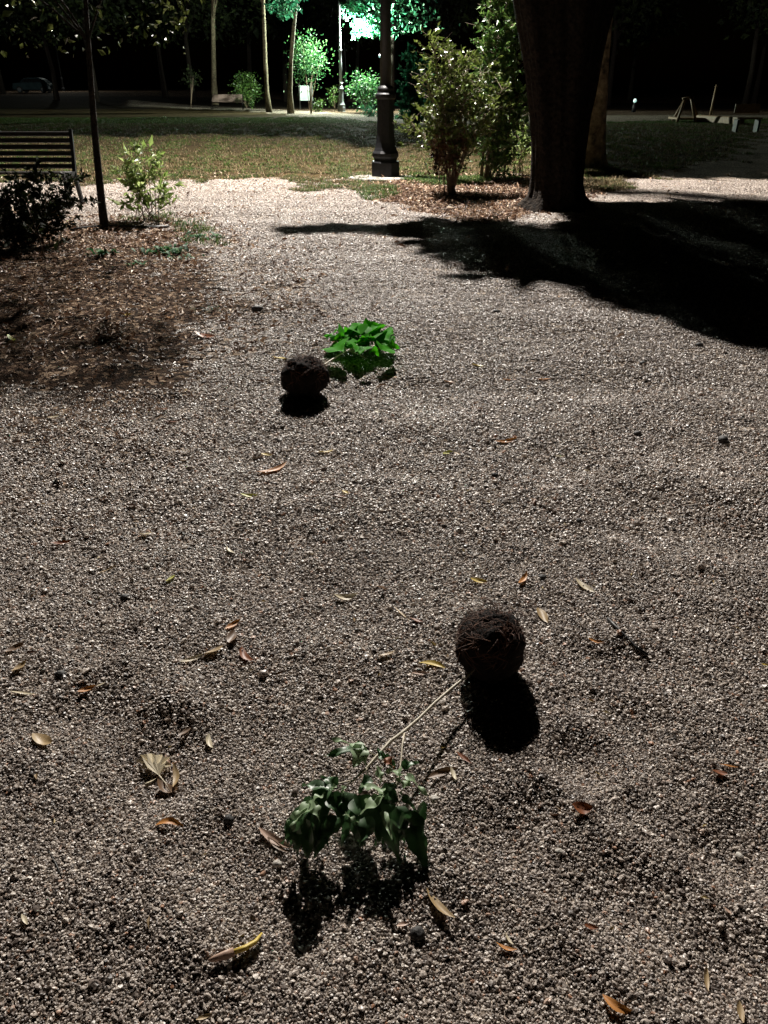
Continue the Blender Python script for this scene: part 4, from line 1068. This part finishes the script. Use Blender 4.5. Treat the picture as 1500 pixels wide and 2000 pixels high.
for _ in range(34):  # extra hanging leaves, added to thicken the plant's shadow
    x, y = rn.choice((rn.gauss(610, 18), rn.gauss(740, 38))), rn.uniform(1560, 1612); y2 = y + rn.uniform(45, 85)
    NL.append((x, y, rn.uniform(.08, .11), x + rn.uniform(-30, 30), y2, rn.uniform(.012, .035), rn.uniform(.3, .5), 0))
for i, (a, b_, z1, c, d, z2, w, pale) in enumerate(NL):
    z1 *= .9; z2 = z1 - .012 if pale else z2 * .9
    if pale: z1 += .02; z2 += .02; w *= 1.1
    else: w *= .85
    plant_leaf(Z(a, b_, z1), Z(c, d, z2), w * 1.15, M['plant_lit' if pale else 'plant_near'], near, i, .005, .3 if pale else .5, nrm=(random.Random(i).uniform(-.5, .5), random.Random(i + 9).uniform(.1, .9) if pale else random.Random(i + 9).uniform(-.5, .5), 1))
plant_leaf(Z(752, 1482, .135), Z(770, 1500, .12), .8, M['rust'], near, 77, .0).__setitem__('label', 'one rusty withered leaf')
Z = atz
# far
fc = atz(595, 728, .125); fb = Vector((fc.x, fc.y, gz(fc.x, fc.y))); fc.z = fb.z + .100
far = empty('uprooted_seedling', fb, 'far uprooted seedling with a round root ball and fresh bright green leaves', 'seedling', 'uprooted seedlings on the path')
root_ball(far, fc, .121, .115, .104, 8, 240)
stem = MB()
stem.tube([fc.lerp(Z(634, 712, .08), .7), Z(634, 712, .08), Z(652, 700, .085), Z(668, 690, .09), Z(688, 680, .10), Z(706, 668, .115), Z(722, 662, .12)], [.005, .005, .0048, .0042, .0035, .003, .002], 8)
for e in ((655, 665, .15), (700, 640, .2), (745, 660, .15), (735, 640, .19), (760, 680, .1), (715, 700, .07)):
    e = (e[0], e[1], e[2] * .68); stem.tube([Z(680, 684, .095), Z((680 + e[0]) / 2, (684 + e[1]) / 2 - 1, (e[2] + .095) / 2 + .004), Z(*e)], [.0025, .002, .0012], 6)
stem.build('stem', M['stem_pale'], far, True)
FLV = [((668, 660, .15), (632, 654, .13), .6), ((665, 668, .14), (642, 682, .09), .6), ((672, 664, .15), (652, 672, .12), .7), ((690, 655, .17), (668, 650, .17), .7), ((700, 655, .18), (690, 633, .21), .7),
 ((703, 652, .19), (700, 628, .22), .6), ((712, 650, .18), (718, 640, .2), .6), ((722, 652, .18), (724, 634, .21), .8), ((735, 648, .18), (748, 640, .18), .8), ((725, 655, .17), (745, 662, .15), .7),
 ((700, 662, .16), (712, 660, .15), .8), ((690, 665, .15), (678, 684, .10), .6), ((675, 672, .13), (672, 688, .09), .6), ((698, 668, .15), (700, 686, .10), .6), ((712, 668, .15), (722, 684, .1), .7),
 ((735, 668, .13), (752, 698, .06), .65), ((742, 670, .13), (768, 682, .08), .65), ((750, 665, .14), (772, 657, .13), .7), ((758, 672, .12), (782, 680, .09), .6), ((745, 675, .12), (740, 694, .06), .7),
 ((684, 660, .17), (708, 668, .13), .6), ((730, 660, .16), (760, 664, .14), .6), ((700, 680, .12), (712, 702, .04), .7), ((720, 685, .1), (738, 706, .03), .6), ((690, 688, .1), (692, 708, .03), .6), ((680, 655, .17), (660, 664, .15), .6),
 ((715, 645, .19), (740, 632, .2), .7), ((694, 648, .19), (676, 640, .19), .55)]
rf = random.Random(3)
for _ in range(34):
    qx, qy = rf.uniform(650, 762), rf.uniform(648, 684); an = rf.uniform(-.6, 3.7)
    FLV.append(((qx, qy, rf.uniform(.12, .19)), (qx + 21 * math.cos(an), qy + 15 * math.sin(an), rf.uniform(.07, .19)), rf.uniform(.55, .75)))
FLV = [q for q in FLV if q[1][1] < 697]
FLV = [((a[0], a[1] - 1, a[2] * .72), (c[0], c[1] - 1, c[2] * .72), w) for a, c, w in FLV]
for i, (a, b_, w) in enumerate(FLV): plant_leaf(Z(*a), Z(*b_), w * 1.12, M['plant_far'], far, 100 + i, .008, .4, nrm=(random.Random(i).uniform(-.7, .7), random.Random(i + 50).uniform(-.9, .3), .8))

# ------------------------------------------------------------------ background: trees with lit trunks, shrubs, board, fence posts
def leaf_bough(px0, px1, py0, py1, n, base_px, label, seed):
    b = G(*base_px); r = np.random.default_rng(seed); P = []
    while len(P) < n:
        x, y = r.uniform(px0, px1), r.uniform(-40, py1)
        if y < py1 - abs(x - (px0 + px1) / 2) * .7: P.append(tuple(aty(x, y, b.y + r.uniform(-1, 1))))
    return np.array(P), r.normal(0, 1, (n, 3))
def back_tree(name, px_list, base_px, label, crown_dz, crown_r, leafmat, bark, seed, n=40, per=40, lsize=.22, group='trees across the lawn', cr=.5, extra=None):
    b = G(*base_px); pts = []; rad = []
    for py, xc, w in px_list:
        p = aty(xc, py, b.y); pts.append(p); rad.append(max(.05, w / FPX * (b.y * CP)))
    c = pts[-1]
    tree(name, b, pts, rad, ((c.x + crown_r * .1, b.y, c.z + crown_dz), (crown_r, crown_r, crown_r * .6)), label, leafmat=leafmat, bark=bark, n=n, per=per, cr=cr, lsize=lsize, seed=seed, limbs=6, group=group, n_side=9, extra=extra)
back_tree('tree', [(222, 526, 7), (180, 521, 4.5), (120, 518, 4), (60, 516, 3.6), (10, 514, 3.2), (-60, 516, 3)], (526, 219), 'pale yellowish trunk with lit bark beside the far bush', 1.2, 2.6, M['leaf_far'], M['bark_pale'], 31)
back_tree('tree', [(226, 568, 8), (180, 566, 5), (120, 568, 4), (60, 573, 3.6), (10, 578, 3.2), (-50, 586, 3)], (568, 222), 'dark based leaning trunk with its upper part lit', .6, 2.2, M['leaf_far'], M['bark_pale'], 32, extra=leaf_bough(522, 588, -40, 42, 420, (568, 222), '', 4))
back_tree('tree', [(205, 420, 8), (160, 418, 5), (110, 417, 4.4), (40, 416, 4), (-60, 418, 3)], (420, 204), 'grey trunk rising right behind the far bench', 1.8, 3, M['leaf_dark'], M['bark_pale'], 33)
# tree whose leaves surround the lit lamp head
def lamp_tree():
    Y = FB.y + 2.0; x = aty(765, 168, Y).x; b = Vector((x, Y, gz(x, Y)))
    r = np.random.default_rng(55); EP = []
    for _ in range(1500):
        px, py = r.normal(758, 46), r.uniform(-60, 76)
        if px < 680 + max(0, py - 20) * .2 or py > 74 - abs(px - 740) * .12: continue
        EP.append(tuple(aty(px, py, Y + r.uniform(-1.6, 1.8))))
    for _ in range(140): EP.append(tuple(aty(r.normal(690, 12), r.normal(15, 14), Y + r.uniform(-1.5, -.6))))
    for _ in range(330): EP.append(tuple(aty(r.uniform(690, 730), r.uniform(30, 72), Y + r.uniform(-1.2, .2))))
    EP = np.array(EP); ED = r.normal(0, 1, EP.shape)
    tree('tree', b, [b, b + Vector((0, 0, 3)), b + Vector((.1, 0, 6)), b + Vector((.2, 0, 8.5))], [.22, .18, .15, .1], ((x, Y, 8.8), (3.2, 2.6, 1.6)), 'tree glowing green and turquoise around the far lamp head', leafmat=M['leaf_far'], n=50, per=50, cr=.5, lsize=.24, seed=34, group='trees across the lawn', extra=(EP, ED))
lamp_tree()
def back_shrub(base_px, ell, label, mat, seed, n=60, per=26, lsize=.14, cr=.22, stem=True, Y=None):
    b = G(*base_px); r = np.random.default_rng(seed)
    t = empty('shrub', b, label, 'shrub', 'shrubs across the lawn')
    cx, cy, rx, ry = ell; c = aty(cx, cy, b.y); k = (b.y * CP) / FPX
    R = (rx * k, rx * k, ry * k * 1.1)
    P, D, C = clumps(c, R, n, per, cr, r, .2)
    P[:, 2] = np.maximum(P[:, 2], b.z + .03)
    V, F = leaf_cloud(P, D, lsize, .5, r); link_np('foliage', V, F, mat, t)
    mb = MB()
    for i in range(5): mb.tube(bez(b, b.lerp(Vector(C[i]), .5) + Vector((0, 0, .2)), Vector(C[i]), 5), [.02, .018, .014, .01, .006], 5)
    mb.build('stem', M['twig'], t, True); return t
back_shrub((605, 217), (604, 118, 31, 42), 'round crowned shrub above the pale panel', M['leaf_mid'], 61, 70, 22, .15, .38)
back_shrub((482, 212), (480, 178, 24, 30), 'loose green shrub right of the far bench', M['leaf'], 62, 60, 22)
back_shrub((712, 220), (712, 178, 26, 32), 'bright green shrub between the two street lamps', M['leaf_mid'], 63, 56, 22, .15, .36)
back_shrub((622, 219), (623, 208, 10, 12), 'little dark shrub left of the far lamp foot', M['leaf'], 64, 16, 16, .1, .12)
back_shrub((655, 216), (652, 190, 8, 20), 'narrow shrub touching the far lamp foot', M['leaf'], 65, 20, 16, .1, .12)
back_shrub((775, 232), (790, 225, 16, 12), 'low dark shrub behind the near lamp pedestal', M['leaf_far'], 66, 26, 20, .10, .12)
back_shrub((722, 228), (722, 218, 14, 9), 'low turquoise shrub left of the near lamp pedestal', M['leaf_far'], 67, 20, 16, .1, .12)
for i, (px, w) in enumerate(((370, 16), (355, 8))):
    pass
back_shrub((372, 203), (372, 150, 12, 16), 'dim teal shrub far left of the far bench', M['leaf_dark'], 68, 22, 14, .12, .2)
# white panel
pb = G(597, 214); t = empty('notice_board', pb, 'pale blank panel on two dark posts below the round crowned shrub', 'board')
Y = pb.y; k = Y * CP / FPX
cc = aty(597, 182, Y)
MB().box(cc, (27 * k, .05, 26 * k), None, .01).build('panel', M['board'], t)
for px in (585, 609):
    q = aty(px, 180, Y); MB().box(Vector((q.x, Y - .05, (cc.z + .6 + pb.z) / 2)), (.07, .05, cc.z + .6 - pb.z), None, .01).build('post', M['wood'], t)
# slim stake by the panel
st = G(608, 222); o = MB().tube([st, st + Vector((-.02, 0, 1.6))], [.06, .04], 8).build('tree_stake', M['bark_pale'], None, True, st); tag(o, 'short pale stake in front of the blank panel', 'stake')
# rows of dark trees in the depth: trunks one can barely tell apart
r = random.Random(8)
spots = [(-36, 72), (-30, 80), (-25, 76), (-21, 84), (-17, 78), (-13, 86), (-9, 80), (-4, 88), (1, 84), (6, 90), (10, 78), (19, 74), (29, 70), (34, 80), (-40, 92), (-3, 100), (14, 98), (27, 96), (38, 62)]
for i, (x, y) in enumerate(spots):
    z = gz(x, y); b = Vector((x, y, z - .1)); h = r.uniform(4.5, 6)
    lab = 'dark park tree in the black wood behind the lawn and playground'
    tree('park_tree', b, [b, b + Vector((r.uniform(-.1, .1), 0, h * .5)), b + Vector((r.uniform(-.3, .3), 0, h)), b + Vector((r.uniform(-.4, .4), 0, h + 3))], [r.uniform(.24, .34), .2, .17, .1], ((x, y, h + 2.6), (3.8, 3.4, 2.4)), lab, n=38, per=30, cr=.7, lsize=.4, seed=70 + i, group='dark trees in the depth of the park', limbs=4, n_side=8)

# ------------------------------------------------------------------ parked car far left
def car():
    x, y = aty(66, 168, 96).x, 96.0; z = gz(x, y); b = Vector((x, y, z)); t = empty('parked_car', b, 'parked dark hatchback with a pale glinting roof at the far left', 'car')
    L = 4.1; prof = [(-2.05, .35), (-2.05, .62), (-1.95, .85), (-1.2, .98), (-.95, 1.02), (1.5, .98), (1.95, .92), (2.05, .6), (2.05, .35), (1.7, .28), (-1.7, .28)]
    prof = [(-a, c) for a, c in prof]
    def extr(prof, w, w2=None):
        m = MB(); n = len(prof); rows = [(-w, .93), (-w * .92, 1.0), (w * .92, 1.0), (w, .93)]
        vs = []
        for yy, s in rows: vs += [b + Vector((a * s, yy, .6 + (c - .6) * s)) for a, c in prof]
        fs = [tuple(range(n)), tuple(range(4 * n - 1, 3 * n - 1, -1))] + [(j * n + k, j * n + (k + 1) % n, (j + 1) * n + (k + 1) % n, (j + 1) * n + k) for j in range(3) for k in range(n)]
        m.add(vs, fs); return m
    extr(prof, .86).build('body', M['carpaint'], t)
    roof = [(1.25, .97), (.75, 1.38), (.3, 1.47), (-.8, 1.45), (-1.35, 1.28), (-1.75, .95)]
    roof = [(-a, c) for a, c in roof]; extr([(a, c) for a, c in roof], .72).build('roof', M['carpaint'], t)
    for s in (-1, 1):
        g = MB(); w = [(-.68, 1.05), (-.5, 1.34), (-.1, 1.38), (-.1, 1.04)]; g.add([b + Vector((-a, s * .735, c)) for a, c in [(1.0, 1.02), (.68, 1.32), (-.85, 1.36), (-1.3, 1.18), (-1.4, 1.02)]], [(0, 1, 2, 3, 4)]); g.build('side_window', M['glass'], t)
    g = MB(); g.add([b + Vector((-a, yy, c)) for a, c, yy in [(1.24, 1.0, -.62), (1.24, 1.0, .62), (.80, 1.36, .55), (.80, 1.36, -.55)]], [(0, 1, 2, 3)]); 
    for v in g.v: v.x -= .03; v.z += .02
    g.build('windscreen', M['glass'], t)
    for sx in (-1.28, 1.3):
        for s in (-1, 1):
            c = b + Vector((sx, s * .80, .32)); wv = MB().tube([c - Vector((0, .1, 0)), c + Vector((0, .1, 0))], .32, 20).build('wheel', M['tyre'], t)
            MB().tube([c + Vector((0, s * .095, 0)), c + Vector((0, s * .115, 0))], .2, 12).build('rim', M['iron_far'], wv)
    for s in (-1, 1): MB().box(b + Vector((1.98, s * .6, .72)), (.12, .34, .14), None, .03).build('headlight', M['board'], t)
car()

# ------------------------------------------------------------------ playground on the right
def playground():
    b = G(1340, 240); Y = b.y
    t = empty('swing_frame', b, 'wooden A-shaped play frame in the dark at the right', 'swing frame')
    def P(px, py, dy=0): return aty(px, py, Y + dy)
    MB().tube([P(1319, 248), P(1337, 196)], .06, 10).build('leg', M['hazel'], t, True)
    MB().tube([P(1359, 240), P(1350, 190)], .06, 10).build('leg', M['hazel'], t, True)
    MB().tube([P(1310, 242, 1.6), P(1337, 196, 1.6)], .06, 10).build('leg', M['hazel'], t, True)
    MB().tube([P(1366, 240, 1.6), P(1350, 190, 1.6)], .06, 10).build('leg', M['hazel'], t, True)
    MB().box((P(1345, 231) + P(1345, 231, 1.6)) / 2, (1.4, 1.5, .08), None, .01).build('platform', M['hazel'], t)
    MB().tube([P(1333, 193), P(1355, 190)], .05, 8).build('top_beam', M['hazel'], t, True)
    p = G(1386, 233); o = MB().tube([p, p + Vector((.05, 0, 1.5))], [.07, .06], 10).build('wooden_post', M['hazel'], None, True, p); tag(o, 'thin upright post right of the wooden play frame', 'post')
    a = G(1362, 238); c = G(1448, 244); m = (a + c) / 2; d = (c - a); R = Matrix.Rotation(math.atan2(d.y, d.x), 3, 'Z')
    o = MB().box(m + Vector((0, 0, .14)), (d.length, .25, .3), R, .03).build('sandpit_wall', M['hazel'], None, False, m); tag(o, 'low pale wall running right from the play frame', 'low wall')
    q = G(1455, 258); tt = empty('picnic_seat', q, 'dark seat at the right end of the low pale wall', 'seat')
    MB().box(q + Vector((0, 0, .45)), (.9, .4, .06), None, .01).build('seat', M['hazel'], tt)
    MB().box(q + Vector((0, .2, .75)), (.9, .05, .3), None, .01).build('backrest', M['hazel'], tt)
    for s in (-1, 1): MB().box(q + Vector((s * .38, 0, .2)), (.07, .36, .42), None, .01).build('leg', M['iron'], tt)
playground()
